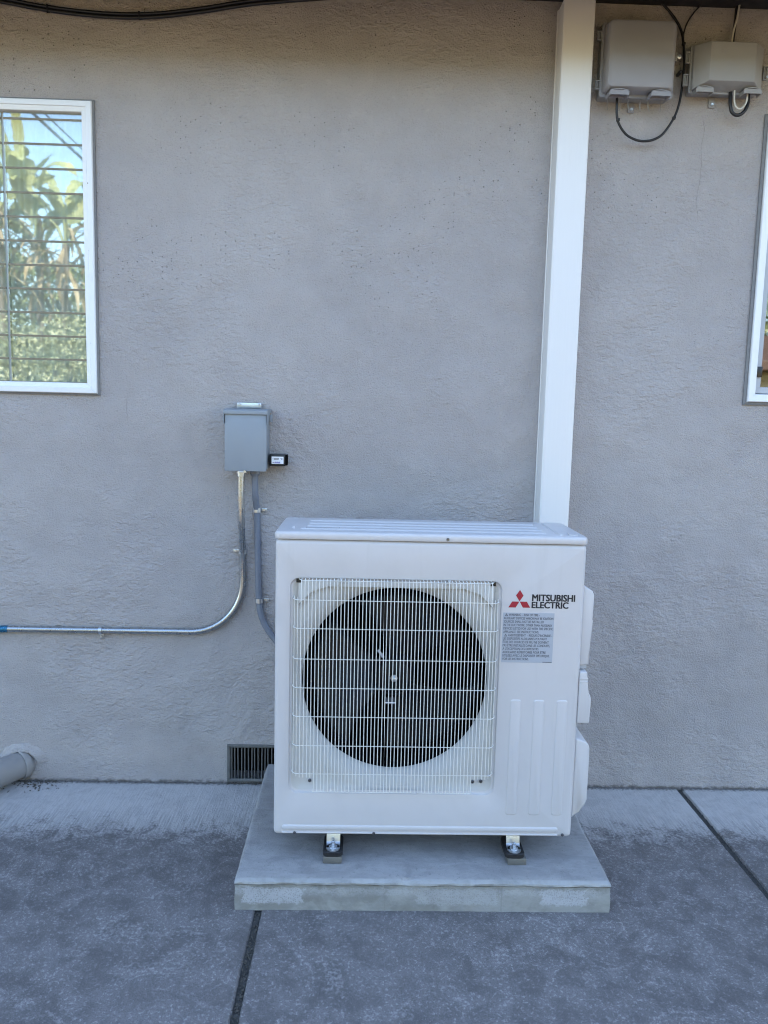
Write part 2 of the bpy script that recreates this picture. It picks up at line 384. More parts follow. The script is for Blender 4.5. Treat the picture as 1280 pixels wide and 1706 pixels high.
def soil():
    g = NG('soil')
    c = g.mix(g.rng(g.noise(3, 6, 0.65), 0.3, 0.7), (0.17, 0.112, 0.060), (0.26, 0.178, 0.100))
    c = g.mix(g.rng(g.noise(0.35, 4), 0.50, 0.62), c, (0.075, 0.085, 0.03))
    return g.done(c, 0.95, 0, g.bump(g.noise(25, 5), 0.02))
soil()

def glass(name, refl, tint):
    g = NG(name)
    fr = g.n('LayerWeight', {'Blend': 0.25}).outputs['Fresnel']
    f = g.math('ADD', g.math('MULTIPLY', fr, 1.0 - refl), refl, clamp=True)
    t = g.n('BsdfTransparent', {'Color': tint}); gl = g.n('BsdfGlossy', {'Color': (0.95, 0.97, 0.96), 'Roughness': 0.02})
    mx = g.n('MixShader', {0: f, 1: t.outputs[0], 2: gl.outputs[0]})
    g.t.links.new(mx.outputs[0], g.out.inputs[0]); return g.m
glass('glass_louvre', 0.15, (0.93, 0.97, 0.95))
glass('glass_pane', 0.14, (0.85, 0.90, 0.90))

def leafy(name, a, b, scale=1.3, spec=0.5):
    g = NG(name)
    v = g.n('NewGeometry').outputs['Position']
    c = g.mix(g.rng(g.noise(scale, 3, v=v), 0.35, 0.65), a, b)
    d = g.n('BsdfPrincipled', {'Base Color': c, 'Roughness': 0.45, 'Specular IOR Level': spec})
    t = g.n('BsdfTranslucent', {'Color': c})
    mx = g.n('MixShader', {0: 0.25, 1: d.outputs[0], 2: t.outputs[0]})
    g.t.links.new(mx.outputs[0], g.out.inputs[0]); return g.m
leafy('leaf_paddle', (0.24, 0.28, 0.11), (0.42, 0.43, 0.20), 2.0)
leafy('leaf_dry', (0.26, 0.19, 0.11), (0.46, 0.38, 0.24), 3.0, 0.2)
leafy('leaf_shrub', (0.14, 0.18, 0.07), (0.28, 0.31, 0.14), 4.0)
leafy('leaf_shrub_pale', (0.25, 0.28, 0.15), (0.42, 0.43, 0.26), 4.0)

# ------------------------------------------------------------------ ground and patio
bm = B(); s_ = 400
bm.faces.new([bm.verts.new(p) for p in ((-s_, -s_, -0.10), (s_, -s_, -0.10), (s_, s_, -0.10), (-s_, s_, -0.10))])
tag(obj('ground', bm, M['soil'], ang=0), kind='structure')

patio = bpy.data.objects.new('patio', None); C.objects.link(patio); tag(patio, kind='structure')
J = [-0.031 + 1.6225 * k for k in range(-4, 6)]; HALF = 0.0098
def slab(x0, x1, y0, y1):
    """concrete slab with slightly crumbled arrises along its joints"""
    bm = B(); nx, ny = 10, max(4, int((y1 - y0) / 0.02)) if y1 - y0 < 2 else 60
    rows = []
    for j in range(ny + 1):
        y = y0 + (y1 - y0) * j / ny; row = []
        for i, (t, z) in enumerate(((0, -0.09), (0, -0.006), (0.004, 0), (0.03, 0), (-0.03, 0), (-0.004, 0), (-1e-9, -0.006), (-1e-9, -0.09))):
            x = x0 + t if t >= 0 else x1 + t
            if i in (1, 2): x += 0.0035 * abs(noise.noise((x0 * 7, y * 23, 1))) + 0.002 * abs(noise.noise((x0 * 7, y * 90, 4)))
            if i in (5, 6): x -= 0.0035 * abs(noise.noise((x1 * 7, y * 23, 2))) + 0.002 * abs(noise.noise((x1 * 7, y * 90, 6)))
            row.append((x, y, z))
        rows.append(row)
    loft(bm, rows, False)
    return obj('slab', bm, M['slab_concrete'], patio, 50)
for a, b in zip(J, J[1:]):
    slab(a + HALF, b - HALF, -1.60, 0.02)
    slab(a + HALF, b - HALF, -3.55, -1.62)
def filler(x, y0, y1, seed):
    bm = B(); n = int((y1 - y0) / 0.006); rows = []
    for j in range(n + 1):
        y = y0 + (y1 - y0) * j / n
        rows.append([(x + t, y, -0.008 + 0.007 * noise.noise((t * 90, y * 55, seed)) + 0.004 * noise.noise((t * 200, y * 160, seed))) for t in (-0.02, -0.009, -0.004, 0.0, 0.004, 0.009, 0.02)])
    loft(bm, rows, False)
    return obj('joint_filler', bm, M['filler_dark'], patio, 0)
filler(J[4], -3.5, 0.01, 1.7); filler(J[5], -3.5, 0.01, 5.1)
for x in J[:4] + J[6:]:
    bm = B(); box(bm, x - 0.02, x + 0.02, -3.5, 0.01, -0.03, -0.011); obj('joint_filler', bm, M['filler_dark'], patio, 0)

bm = B(); box(bm, J[0], J[-1], -1.622, -1.598, -0.04, -0.013); obj('joint_filler', bm, M['filler_dark'], patio, 0)

# crumbs and dry bits lying in the left joint and at the wall's foot
bm = B(); r2 = random.Random(3)
def crumb(x, y, z, s):
    a = r2.random() * 6.28; u = Vector((math.cos(a), math.sin(a), r2.uniform(-.4, .4))) * s; v = Vector((-math.sin(a), math.cos(a), r2.uniform(-.4, .4))) * s * r2.uniform(.3, .8)
    p = Vector((x, y, z + s * 0.4)); h_ = Vector((0, 0, s * 0.5))
    q = [bm.verts.new(p + d) for d in (u, v, -u, -v)]; t = bm.verts.new(p + h_)
    for i in range(4): bm.faces.new((q[i], q[(i + 1) % 4], t))
for k in range(260): crumb(J[4] + r2.gauss(0, 0.007), r2.uniform(-1.45, -0.84), -0.006, r2.uniform(0.0015, 0.0055))
for k in range(160): crumb(J[5] + r2.gauss(0, 0.005), r2.uniform(-1.0, -0.02), -0.012, r2.uniform(0.001, 0.003))
for k in range(520): crumb(r2.uniform(-1.6, -0.05), -abs(r2.gauss(0, 0.007)) - 0.002, 0, r2.uniform(0.0008, 0.0035))
for k in range(130): crumb(-1.03 + r2.gauss(0, 0.05), -abs(r2.gauss(0, 0.035)) - 0.004, 0, r2.uniform(0.0015, 0.0075))
for k in range(150): crumb(r2.uniform(-0.27, -0.08), -abs(r2.gauss(0, 0.006)) - 0.002, 0, r2.uniform(0.001, 0.005))
for k in range(90): crumb(r2.uniform(1.05, 2.4), -abs(r2.gauss(0, 0.004)) - 0.002, 0, r2.uniform(0.0008, 0.002))
tag(obj('leaf_litter', bm, M['litter'], None, 0), 'dark dry crumbs along the foot of the wall and in the slab joints', 'debris', kind='stuff')

# ------------------------------------------------------------------ house
house = thing('house', 'single-storey house with grey stucco wall and dark eave', 'house')
HX0, HX1, HD = -4.4, 7.4, 8.0
LW = (-1.64, -0.756, 1.5535, 2.606)      # left window: outer edge of frame x0 x1 z0 z1
RW = (1.7377, 2.62, 1.580, 2.636)
VT = (-0.262, 0.098, 0.012, 0.158)       # foundation vent opening
def holed_wall(holes, x0, x1, z0, z1, y, depth):
    bm = B()
    xs = sorted({x0, x1, *[h[0] for h in holes], *[h[1] for h in holes]}); zs = sorted({z0, z1, *[h[2] for h in holes], *[h[3] for h in holes]})
    for a, b in zip(xs, xs[1:]):
        for c, d in zip(zs, zs[1:]):
            mx_, mz = (a + b) / 2, (c + d) / 2
            if any(h[0] < mx_ < h[1] and h[2] < mz < h[3] for h in holes): continue
            bm.faces.new([bm.verts.new(p) for p in ((a, y, c), (b, y, c), (b, y, d), (a, y, d))])
    for h in holes:
        p = [(h[0], h[2]), (h[1], h[2]), (h[1], h[3]), (h[0], h[3])]
        for i in range(4):
            (xa, za), (xb, zb) = p[i], p[(i + 1) % 4]
            bm.faces.new([bm.verts.new(q) for q in ((xa, y, za), (xa, y + depth, za), (xb, y + depth, zb), (xb, y, zb))])
    bmesh.ops.remove_doubles(bm, verts=bm.verts, dist=1e-5)
    return bm
wh = [(LW[0] + .02, LW[1] - .02, LW[2] + .02, LW[3] - .02), (RW[0] + .02, RW[1] - .02, RW[2] + .02, RW[3] - .02), VT]
obj('front_wall', holed_wall(wh, HX0, HX1, -0.09, 3.06, 0.0, 0.16), M['stucco'], house, 30)
bm = B()
for (xa, ya, xb, yb) in ((HX0, 0, HX0, HD), (HX1, 0, HX1, HD), (HX0, HD, HX1, HD)):
    bm.faces.new([bm.verts.new(p) for p in ((xa, ya, -0.09), (xb, yb, -0.09), (xb, yb, 3.06), (xa, ya, 3.06))])
for x in (HX0, HX1): bm.faces.new([bm.verts.new(p) for p in ((x, 0, 3.06), (x, HD, 3.06), (x, HD / 2, 4.02))])
obj('side_walls', bm, M['stucco'], house, 0)
bm = B()
box(bm, HX0 + .02, HX1 - .02, 0.17, 3.6, 0.45, 2.95)
inn = obj('interior_wall', bm, M['interior_paint'], house, 0)
# interior shell: open it towards the windows
me = inn.data; bmx = bmesh.new(); bmx.from_mesh(me)
for f in list(bmx.faces):
    if abs(f.calc_center_median().y - 0.17) < 1e-4: bmx.faces.remove(f)
bmx.to_mesh(me); bmx.free()
# inner face of the front wall
obj('interior_lining', holed_wall(wh[:2], HX0 + .02, HX1 - .02, 0.45, 2.95, 0.165, 0.004), M['interior_paint'], house, 0)

OV, EZ = 0.42, 3.008                      # overhang; flat boxed soffit height
PIT = 0.25; T = 0.15
rz = EZ + .02 + PIT * (HD / 2 + OV)
bm = B()
prism(bm, [(-OV, EZ + .02), (HD / 2, rz), (HD + OV, EZ + .02), (HD + OV, EZ + .02 + T), (HD / 2, rz + T), (-OV, EZ + .02 + T)], 'x', HX0 - .5, HX1 + .5)
roof = obj('roof', bm, M['roof_shingle'], house, 0)
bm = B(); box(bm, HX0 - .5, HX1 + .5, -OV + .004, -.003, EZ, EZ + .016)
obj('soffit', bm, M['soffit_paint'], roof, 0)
bm = B(); box(bm, HX0 - .5, HX1 + .5, -OV - .025, -OV - .001, EZ - .16, EZ + T + .03, .003)
obj('fascia', bm, M['fascia_paint'], roof, 0)
bm = B(); prism(bm, [(-OV - .026, 3.06), (-OV - .026, 2.845), (-OV - .10, 2.845), (-OV - .125, 2.90), (-OV - .125, 3.06), (-OV - .122, 3.06), (-OV - .122, 2.902), (-OV - .098, 2.849), (-OV - .030, 2.849), (-OV - .030, 3.06)], 'x', HX0 - .5, HX1 + .5)
obj('shade_gutter', bm, M['fascia_paint'], roof, 0)  # unseen gutter, added and hung low to keep sky light off the wall top

# ---- windows
def miter_frame(parent, name, x0, x1, z0, z1, wd, prof, mat):
    """four mitred frame members; prof = list of (inset fraction 0..1, y)"""
    cs = [(x0, z0, 1, 1), (x1, z0, -1, 1), (x1, z1, -1, -1), (x0, z1, 1, -1)]
    nm = [name + '_rail', name + '_stile', name + '_rail', name + '_stile']
    for i in range(4):
        a, b = cs[i], cs[(i + 1) % 4]
        bm = B(); g_ = 0.0004
        dx, dz = (1, 0) if i in (0, 2) else (0, 1)
        sgn = 1 if (b[0] - a[0]) * dx + (b[1] - a[1]) * dz > 0 else -1
        loops = [[(a[0] + a[2] * wd * t + dx * sgn * g_, y, a[1] + a[3] * wd * t + dz * sgn * g_) for t, y in prof],
                 [(b[0] + b[2] * wd * t - dx * sgn * g_, y, b[1] + b[3] * wd * t - dz * sgn * g_) for t, y in prof]]
        loft(bm, loops, True, True, True)
        obj(nm[i], bm, mat, parent, 25)

lw = node('window', house); tag(lw, 'white framed glass louvre window reflecting plants and sky')
x0, x1, z0, z1 = LW
miter_frame(lw, 'caulk', x0 - .007, x1 + .007, z0 - .007, z1 + .007, 0.012, [(0, 0.002), (0, -0.007), (0.5, -0.010), (1, -0.008), (1, 0.002)], M['caulk'])
FP = [(0, 0.02), (0, -0.016), (0.06, -0.020), (0.50, -0.021), (0.56, -0.017), (0.95, -0.013), (1.0, -0.008), (1.0, 0.02)]
miter_frame(lw, 'frame', x0, x1, z0, z1, 0.0395, FP, M['frame_white'])
gx0, gx1, gz0, gz1 = x0 + .040, x1 - .040, z0 + .040, z1 - .040
MUL = -1.088
bm = B(); box(bm, MUL - .004, MUL + .004, 0.010, 0.026, gz0 - .015, gz1 + .015, .002); obj('mullion', bm, M['mullion_pale'], lw)
pitch = 0.0865; nl = 11; tilt = 0.0
for (a, b) in ((gx0 - .01, MUL - .005), (MUL + .005, gx1 + .01)):
    bm = B(); hgt = pitch - 0.0015
    # lower edge leans out, upper edge tucks behind the slat above
    y_lo, y_hi, th = 0.004, 0.004 + hgt * tilt + 0.0004, 0.0045
    prism(bm, [(y_lo, 0), (y_lo + th, 0), (y_hi + th, hgt), (y_hi, hgt)], 'x', a, b)
    me = bpy.data.meshes.new('louvre_glass'); bmesh.ops.recalc_face_normals(bm, faces=bm.faces); bm.to_mesh(me); bm.free(); me.materials.append(M['glass_louvre'])
    bm = B(); prism(bm, [(y_lo - .0006, -0.0010), (y_lo + th + .0006, -0.0010), (y_lo + th + .0006, 0.0062), (y_lo - .0006, 0.0062)], 'x', a, b)
    me2 = bpy.data.meshes.new('louvre_edge'); bmesh.ops.recalc_face_normals(bm, faces=bm.faces); bm.to_mesh(me2); bm.free(); me2.materials.append(M['louvre_rim'])
    for k in range(nl + 1):
        zz = gz0 - 0.004 + k * pitch
        if zz > gz1: break
        link('louvre_glass', me, None, lw, 0, (0, 0, zz))
        link('louvre_edge', me2, None, lw, 0, (0, 0, zz))
# curtain hanging close behind the louvres
bm = B(); rows = []
for zz in (gz0 - .10, gz1 + .12):
    rows.append([(gx0 - .1 + (gx1 - gx0 + .2) * i / 220, 0.062 + 0.008 * math.sin(i * 0.55) + 0.004 * math.sin(i * 0.23 + 1), zz) for i in range(221)])
loft(bm, rows, False); obj('curtain', bm, M['curtain'], lw, 60)

rw = node('window', house); tag(rw, 'white framed window with grey inner sash at the right edge')
x0, x1, z0, z1 = RW
miter_frame(rw, 'caulk', x0 - .008, x1 + .008, z0 - .008, z1 + .008, 0.014, [(0, 0.002), (0, -0.007), (0.5, -0.011), (1, -0.008), (1, 0.002)], M['caulk'])
miter_frame(rw, 'frame', x0 + .004, x1 - .004, z0 + .004, z1 - .004, 0.030, [(0, 0.04), (0, -0.016), (0.08, -0.020), (0.92, -0.018), (1.0, -0.014), (1.0, 0.04)], M['frame_white'])
miter_frame(rw, 'sash', x0 + .037, x1 - .037, z0 + .037, z1 - .037, 0.026, [(0, 0.035), (0, 0.008), (0.1, 0.005), (0.9, 0.005), (1.0, 0.010), (1.0, 0.035)], M['sash_grey'])
bm = B(); box(bm, x0 + .055, x1 - .055, 0.018, 0.023, z0 + .055, z1 - .055); obj('glass_pane', bm, M['glass_pane'], rw, 0)
bm = B(); box(bm, x0 + .036, x0 + .060, -0.004, 0.010, z0 + .100, z0 + .140, .001); obj('latch', bm, M['black_plastic'], rw)
bm = B(); rows = []
for zz in (z0 + .34, z1 + .12):
    rows.append([(x0 - .05 + (x1 - x0 + .1) * i / 160, 0.08 + 0.012 * math.sin(i * 0.5), zz) for i in range(161)])
loft(bm, rows, False); obj('blind', bm, M['curtain'], rw, 60)

# ---- foundation vent
vent = node('foundation_vent', house); tag(vent, 'grey metal vent grille at the foot of the wall')
vx0, vx1, vz0, vz1 = VT
miter_frame(vent, 'vent_frame', vx0 - .006, vx1 + .006, vz0 - .006, vz1 + .006, 0.013, [(0, 0.001), (0, -0.005), (0.5, -0.006), (1, -0.003), (1, 0.012)], M['vent_paint'])
bm = B(); bm.faces.new([bm.verts.new(p) for p in ((vx0, 0.09, vz0), (vx1, 0.09, vz0), (vx1, 0.09, vz1), (vx0, 0.09, vz1))])
obj('vent_backing', bm, M['inside_dark'], vent, 0)  # plain near-black sheet closing the opening behind the slats
bm = B(); prism(bm, rrect(-.0022, .0022, 0, 0.020, .0018, 3), 'z', vz0 + .004, vz1 - .004)
sm = bpy.data.meshes.new('slat'); bmesh.ops.recalc_face_normals(bm, faces=bm.faces); bm.to_mesh(sm); bm.free()
k = 0; x = vx0 + 0.0125
while x < vx1 - 0.008:
    o = link('slat', sm, M['vent_paint'], vent, 40, (x, -0.001, 0)); o.rotation_euler = (0, R(rnd.uniform(-.7, .7)), R(rnd.uniform(-7, 7)))
    o.location.x += rnd.uniform(-.0008, .0008); x += 0.0134

# ------------------------------------------------------------------ concrete pad
bm = B(); box(bm, -0.102, 1.046, -0.830, -0.045, -0.002, 0.1005)
bmesh.ops.subdivide_edges(bm, edges=[e for e in bm.edges if abs((e.verts[0].co - e.verts[1].co).x) > .5], cuts=150)
bmesh.ops.subdivide_edges(bm, edges=[e for e in bm.edges if abs((e.verts[0].co - e.verts[1].co).y) > .5], cuts=60, use_grid_fill=True)
bmesh.ops.subdivide_edges(bm, edges=[e for e in bm.edges if abs((e.verts[0].co - e.verts[1].co).z) > .05], cuts=16, use_grid_fill=True)
for v in bm.verts:
    x, y, z = v.co
    if z > 0.0995: v.co.z += 0.0022 * noise.noise((x * 4, y * 6, 2)) + 0.0008 * noise.noise((x * 20, y * 30, 5))
    edge_f = y < -0.8295; top = z > 0.085
    if edge_f:
        v.co.y += 0.0014 * noise.noise((x * 14, z * 40, 3))
        if z > 0.083: v.co.y -= 0.0075 + 0.005 * noise.noise((x * 16, z * 60, 9)) + 0.002 * noise.noise((x * 60, z * 90, 2))       # lumpy trowelled lip
        if z < 0.006: v.co.y += 0.002 * noise.noise((x * 30, 1, 1))
        if z > 0.070: ch_ = max(0, noise.noise((x * 13, 3, 8)) - .28) * .030 * min(1, (z - .070) / .03); v.co.y += ch_; v.co.z -= ch_ * .6
        if z > 0.0995: v.co.y += 0.006; v.co.z -= 0.0035 + 0.003 * noise.noise((x * 24, 7, 1))
    if x < -0.1015 or x > 1.0455:
        s = -1 if x < 0 else 1
        v.co.x += 0.003 * noise.noise((y * 12, z * 20, s)) + (-s * 0.004 if z > 0.0995 else 0)
        if z > 0.0995: v.co.z -= 0.002
    if edge_f and z > 0.09 and (x < -0.09 or x > 1.035): v.co.z -= 0.002; v.co.y += 0.003
tag(obj('concrete_pad', bm, M['pad_concrete'], None, 40), 'raised pale concrete pad under the white heat pump', 'concrete pad')

# ------------------------------------------------------------------ heat pump
hp = thing('heat_pump', 'white outdoor heat pump unit with round fan behind a wire grille', 'heat pump', loc=(0.475, -0.55, 0.14))
UX0, UX1, UY0, UY1, UZ0, UZ1 = 0.0, 0.9495, -0.714, -0.385, 0.177, 1.1215
CEN = Vector((0.3745, 0.6705))            # fan centre x,z
RC = (0.044, 0.697, 0.315, 1.006)       # recess rounded rectangle
_hpT = Matrix.Translation((-0.475, 0.55, -0.14))
def part(name, bm, m, parent=None, ang=35):
    """mesh built in scene coordinates, made a child of the heat pump (or of one of its parts)"""
    bmesh.ops.transform(bm, matrix=_hpT, verts=bm.verts)
    return obj(name, bm, m, parent or hp, ang)
def ray_rect(th, x0, x1, z0, z1, r):
    """point where the ray from CEN at angle th leaves a rounded rectangle"""
    d = Vector((math.cos(th), math.sin(th))); lo, hi = 0.0, 2.0
    def inside(p):
        qx = abs(p.x - (x0 + x1) / 2) - (x1 - x0) / 2 + r; qz = abs(p.y - (z0 + z1) / 2) - (z1 - z0) / 2 + r
        return min(max(qx, qz), 0) + math.hypot(max(qx, 0), max(qz, 0)) - r <= 0
    for _ in range(40):
        m_ = (lo + hi) / 2
        if inside(CEN + d * m_): lo = m_
        else: hi = m_
    p = CEN + d * lo
    return p
angs = {2 * math.pi * k / 200 for k in range(200)}
for (a, b, c, d, r) in ((UX0, UX1, UZ0, UZ1, .014), (*RC, 0.03)):
    for cx, cz, st in ((b - r, d - r, 0), (a + r, d - r, 90), (a + r, c + r, 180), (b - r, c + r, 270)):
        for i in range(7):
            t = R(st + 15 * i); angs.add(math.atan2(cz + r * math.sin(t) - CEN.y, cx + r * math.cos(t) - CEN.x) % (2 * math.pi))
angs = sorted(angs); _a = [angs[0]]
for t in angs[1:]:
    if t - _a[-1] > 1e-4: _a.append(t)
angs = _a
def rectloop(x0, x1, z0, z1, r, y): return [(*(lambda p: (p.x, y, p.y))(ray_rect(t, x0, x1, z0, z1, r)),) for t in angs]
def circloop(r, y, c=CEN): return [(c.x + r * math.cos(t), y, c.y + r * math.sin(t)) for t in angs]
def inset(d, y, r): return rectloop(UX0 + d, UX1 - d, UZ0 + d, UZ1 - d, max(r - d, .004), y)
def rin(d, y): return rectloop(RC[0] + d, RC[1] - d, RC[2] + d, RC[3] - d, .03 - d * .5, y)
Y0 = UY0
bm = B()
loft(bm, [inset(0, UY1, .014), inset(0, Y0 + .014, .014), inset(.001, Y0 + .009, .014), inset(.0042, Y0 + .0042, .014), inset(.009, Y0 + .001, .016), inset(.014, Y0, .018),
          rin(0, Y0), rin(.0015, Y0 + .0006), rin(.003, Y0 + .003), rin(.0045, Y0 + .007), rin(.007, Y0 + .0085), rin(.010, Y0 + .009)], True, True, False)
cab = part('cabinet', bm, M['cabinet_white'], ang=28)
# bell mouth: recess floor that flares into the round fan opening
bm = B()
def blend(k, y):
    A, Cc = rin(.010, 0), circloop(0.338, 0)
    return [(a[0] * (1 - k) + c[0] * k, y, a[2] * (1 - k) + c[2] * k) for a, c in zip(A, Cc)]
loft(bm, [rin(.010, Y0 + .009), blend(.10, Y0 + .013), blend(.25, Y0 + .019), blend(.6, Y0 + .022), blend(.94, Y0 + .023), circloop(.338, Y0 + .0245), circloop(.332, Y0 + .0265), circloop(.323, Y0 + .031), circloop(.314, Y0 + .0375), circloop(.306, Y0 + .045), circloop(.300, Y0 + .052), circloop(.2955, Y0 + .058), circloop(.294, Y0 + .064)])
part('bell_mouth', bm, M['bell_white'], ang=50)
# raised shroud step across the top of the recess
bm = B()
prism(bm, [(0.070, 0.915), (0.110, 0.963), (0.160, 0.980), (0.580, 0.980), (0.630, 0.963), (0.672, 0.915), (0.672, 0.995), (0.070, 0.995)][::-1], 'y', Y0 + .0060, Y0 + .0240, .0025)
part('shroud_step', bm, M['bell_white'])
bm = B(); loft(bm, [circloop(.294, Y0 + .0645), circloop(.315, Y0 + .072), circloop(.33, Y0 + .30)], True, False, True); part('fan_chamber', bm, M['inside_dark'])
bm = B(); xx = 0.05
while xx < 0.70: box(bm, xx, xx + .0012, UY1 - .05, UY1 - .03, .36, 1.0); xx += .009
fins = part('coil_fins', bm, M['fan_dark'], ang=0); fins['kind'] = 'stuff'
# fan
fan = node('fan', hp); fan.location = (CEN.x - .475, Y0 + .105 + .55, CEN.y - .14)
bm = B(); lathe(bm, [(0.0, -0.034), (0.030, -0.034), (0.055, -0.026), (0.066, -0.008), (0.068, 0.05)], (0, 0, 0), 'y', 36); obj('hub', bm, M['fan_dark'], fan)
for k in range(3):
    bm = B(); rows = []
    for i in range(13):
        t = i / 12; rr = 0.055 + t * 0.215; row = []
        for j in range(13):
            s = j / 12
            a0 = R(-32 - 20 * t ** 1.5 + (10 * t * t)); a1 = R(38 + 16 * t)
            a = a0 + (a1 - a0) * s + R(120 * k + 62)
            row.append((rr * math.cos(a), -0.020 + 0.085 * (1 - s) + 0.012 * math.sin(s * math.pi) - 0.012 * t, rr * math.sin(a)))
        rows.append(row)
    loft(bm, rows, False); o = obj('blade', bm, M['fan_dark'], fan, 60)
    md = o.modifiers.new('thick', 'SOLIDIFY'); md.thickness = 0.004
bm = B(); lathe(bm, [(.012, -.034), (.012, -.038), (.007, -.038), (.007, -.048), (.003, -.050)], (0, 0, 0), 'y', 6); obj('nut', bm, M['zinc'], fan)
bm = B(); box(bm, -0.030, 0.008, -0.0355, -0.0345, -0.086, -0.064); hs = obj('hub_sticker', bm, M['ink_label'], fan)
bm = B(); box(bm, -0.026, 0.006, -0.0362, -0.0357, -0.083, -0.079); obj('sticker_stripe', bm, M['sticker_white'], hs)
bm = B(); bm.faces.new([bm.verts.new((x, -.03, z)) for x, z in ((-.060, .088), (-.052, .092), (-.044, .080), (-.036, .078), (-.032, .066), (-.043, .064), (-.050, .076))]); obj('balance_clip', bm, M['sticker_grey'], fan)

# wire grille
gr = node('fan_grille', hp)
WR = 0.00122; YG = Y0 - .026
NV = 58; GX0, GX1 = 0.060, 0.683
def wire(pts, k=6):
    bm = B(); tube(bm, pts, WR, k); return bm
def vshape(zt, zb, bent):
    pts = [(0, YG + .034, zt - .001), (0, YG + .010, zt), (0, YG + .003, zt - .004), (0, YG, zt - .012), (0, YG, zb)] if bent else [(0, YG, zt), (0, YG, zb)]
    return pts
def vmesh(pts):
    bm = B(); tube(bm, [(p[0], p[1], p[2]) for p in pts], WR, 6)
    bmesh.ops.transform(bm, matrix=_hpT, verts=bm.verts); bmesh.ops.recalc_face_normals(bm, faces=bm.faces)
    me = bpy.data.meshes.new('wire'); bm.to_mesh(me); bm.free(); me.materials.append(M['wire_white']); return me
mA = vmesh(vshape(1.003, 0.334, True)); mB = vmesh(vshape(1.003, 0.381, True)); mC = vmesh([(0, YG + .012, .949), (0, YG + .012, .381)])
for k in range(NV):
    x = GX0 + (GX1 - GX0) * k / (NV - 1)
    edge = min(k, NV - 1 - k)
    me = mC if edge < 2 else (mB if edge < 6 else mA)
    o = link('wire', me, None, gr, 50, (x, {0: .010, 1: -.004}.get(edge, 0), 0))
for i, z in enumerate((1.001, 0.941, 0.853, 0.758, 0.667, 0.576, 0.483, 0.392)):
    a, b = (GX0 + .014, GX1 - .014) if i == 0 else (GX0 - .004, GX1 + .004)
    d = .002
    pts = [(a, YG + .034, z), (a + .001, YG + .020, z), (a + .006, YG + .008 + d, z), (a + .014, YG + d, z), (b - .014, YG + d, z), (b - .006, YG + .008 + d, z), (b - .001, YG + .020, z), (b, YG + .034, z)]
    part('crossbar', wire(pts, 6), M['wire_white'], gr, 50)
part('crossbar', wire([(0.122, YG + .006, .334), (0.122, YG + .001, .334), (0.621, YG + .001, .334), (0.621, YG + .006, .334)]), M['wire_white'], gr, 50)
for x in (0.072, 0.668):
    bm = B(); box(bm, x - .008, x + .008, Y0 + .004, Y0 + .0082, .988, 1.000, .001); part('clip', bm, M['black_plastic'], gr)
for x in (0.200, 0.533):
    bm = B(); box(bm, x - .0045, x + .0045, Y0 - .006, Y0 + .0085, .990, 1.004, .001); part('clip', bm, M['bell_white'], gr)
def hscrew(p, r=.005, m=None, s=-1, axis='y', parent=None):
    q = Vector(p) + Vector((-0.475, 0.55, -0.14)); return screw(parent or hp, q, r, .004, m or M['zinc'], axis, s)
for x, z in ((0.112, .353), (0.629, .355), (0.655, .357)): hscrew((x, Y0 + .0135, z), .0058, M['screw_steel'])
for x, z in ((0.067, .1865), (0.317, .1865), (0.9195, .1885)): hscrew((x, Y0 - .0022, z), .0048, M['screw_steel'])

# embossed rectangles and lower beads on the front panel
def bead_loop(poly, w_, h_, name):
    """a raised rounded panel: outline loop at the face, inset loop proud of it"""
    cx = sum(p[0] for p in poly) / len(poly); cz = sum(p[1] for p in poly) / len(poly)
    def ins(d):
        xs_ = [p[0] for p in poly]; zs_ = [p[1] for p in poly]; W_, H_ = max(xs_) - min(xs_), max(zs_) - min(zs_)
        return [(cx + (p[0] - cx) * (1 - 2 * d / W_), cz + (p[1] - cz) * (1 - 2 * d / H_)) for p in poly]
    bm = B()
    loft(bm, [[(p[0], Y0 + .0006, p[1]) for p in poly], [(p[0], Y0 - h_ * .45, p[1]) for p in ins(w_ * .35)], [(p[0], Y0 - h_ * .9, p[1]) for p in ins(w_ * .75)], [(p[0], Y0 - h_, p[1]) for p in ins(w_)]], True, False, True)
    return part(name, bm, M['cabinet_white'], ang=40)
for a, b in ((.7345, .770), (.807, .8425), (.8795, .915)): bead_loop(rrect(a, b, .252, .632, .008, 4), .0040, .0024, 'embossed_panel')
bead_loop(rrect(.026, .905, .1955, .2125, .0075, 4), .004, .0038, 'embossed_panel')
bead_loop(rrect(.026, .905, .1835, .1895, .0028, 3), .0022, .0024, 'embossed_panel')

# top cover
bm = B(); zt = 1.1460
def cap(d, z, r): return [(p[0], p[1], z) for p in rrect(UX0 - .003 + d, UX1 + .003 - d, UY0 - .004 + d, UY1 + .003 - d, max(r - d, .003), 6)]
loft(bm, [cap(.004, 1.1222, .02), cap(.001, 1.1230, .02), cap(0, 1.1245, .02), cap(0, 1.1375, .02), cap(.0015, 1.1415, .02), cap(.005, 1.1443, .02), cap(.010, 1.1456, .02), cap(.016, zt, .02)], True, True, True)
top = part('top_cover', bm, M['cabinet_white'], ang=40)
for y in (-.655, -.595, -.535, -.470):
    bm = B(); a, b = (.085 if y > -.6 else .070), .835
    loft(bm, [[(p[0], p[1], zt - .0003) for p in rrect(a, b, y - .009, y + .009, .008, 4)], [(p[0], p[1], zt + .0022) for p in rrect(a + .003, b - .003, y - .0060, y + .0060, .0055, 4)], [(p[0], p[1], zt + .0034) for p in rrect(a + .006, b - .006, y - .0030, y + .0030, .0029, 4)]], True, False, True)
    part('rib', bm, M['cabinet_white'], top, 40)
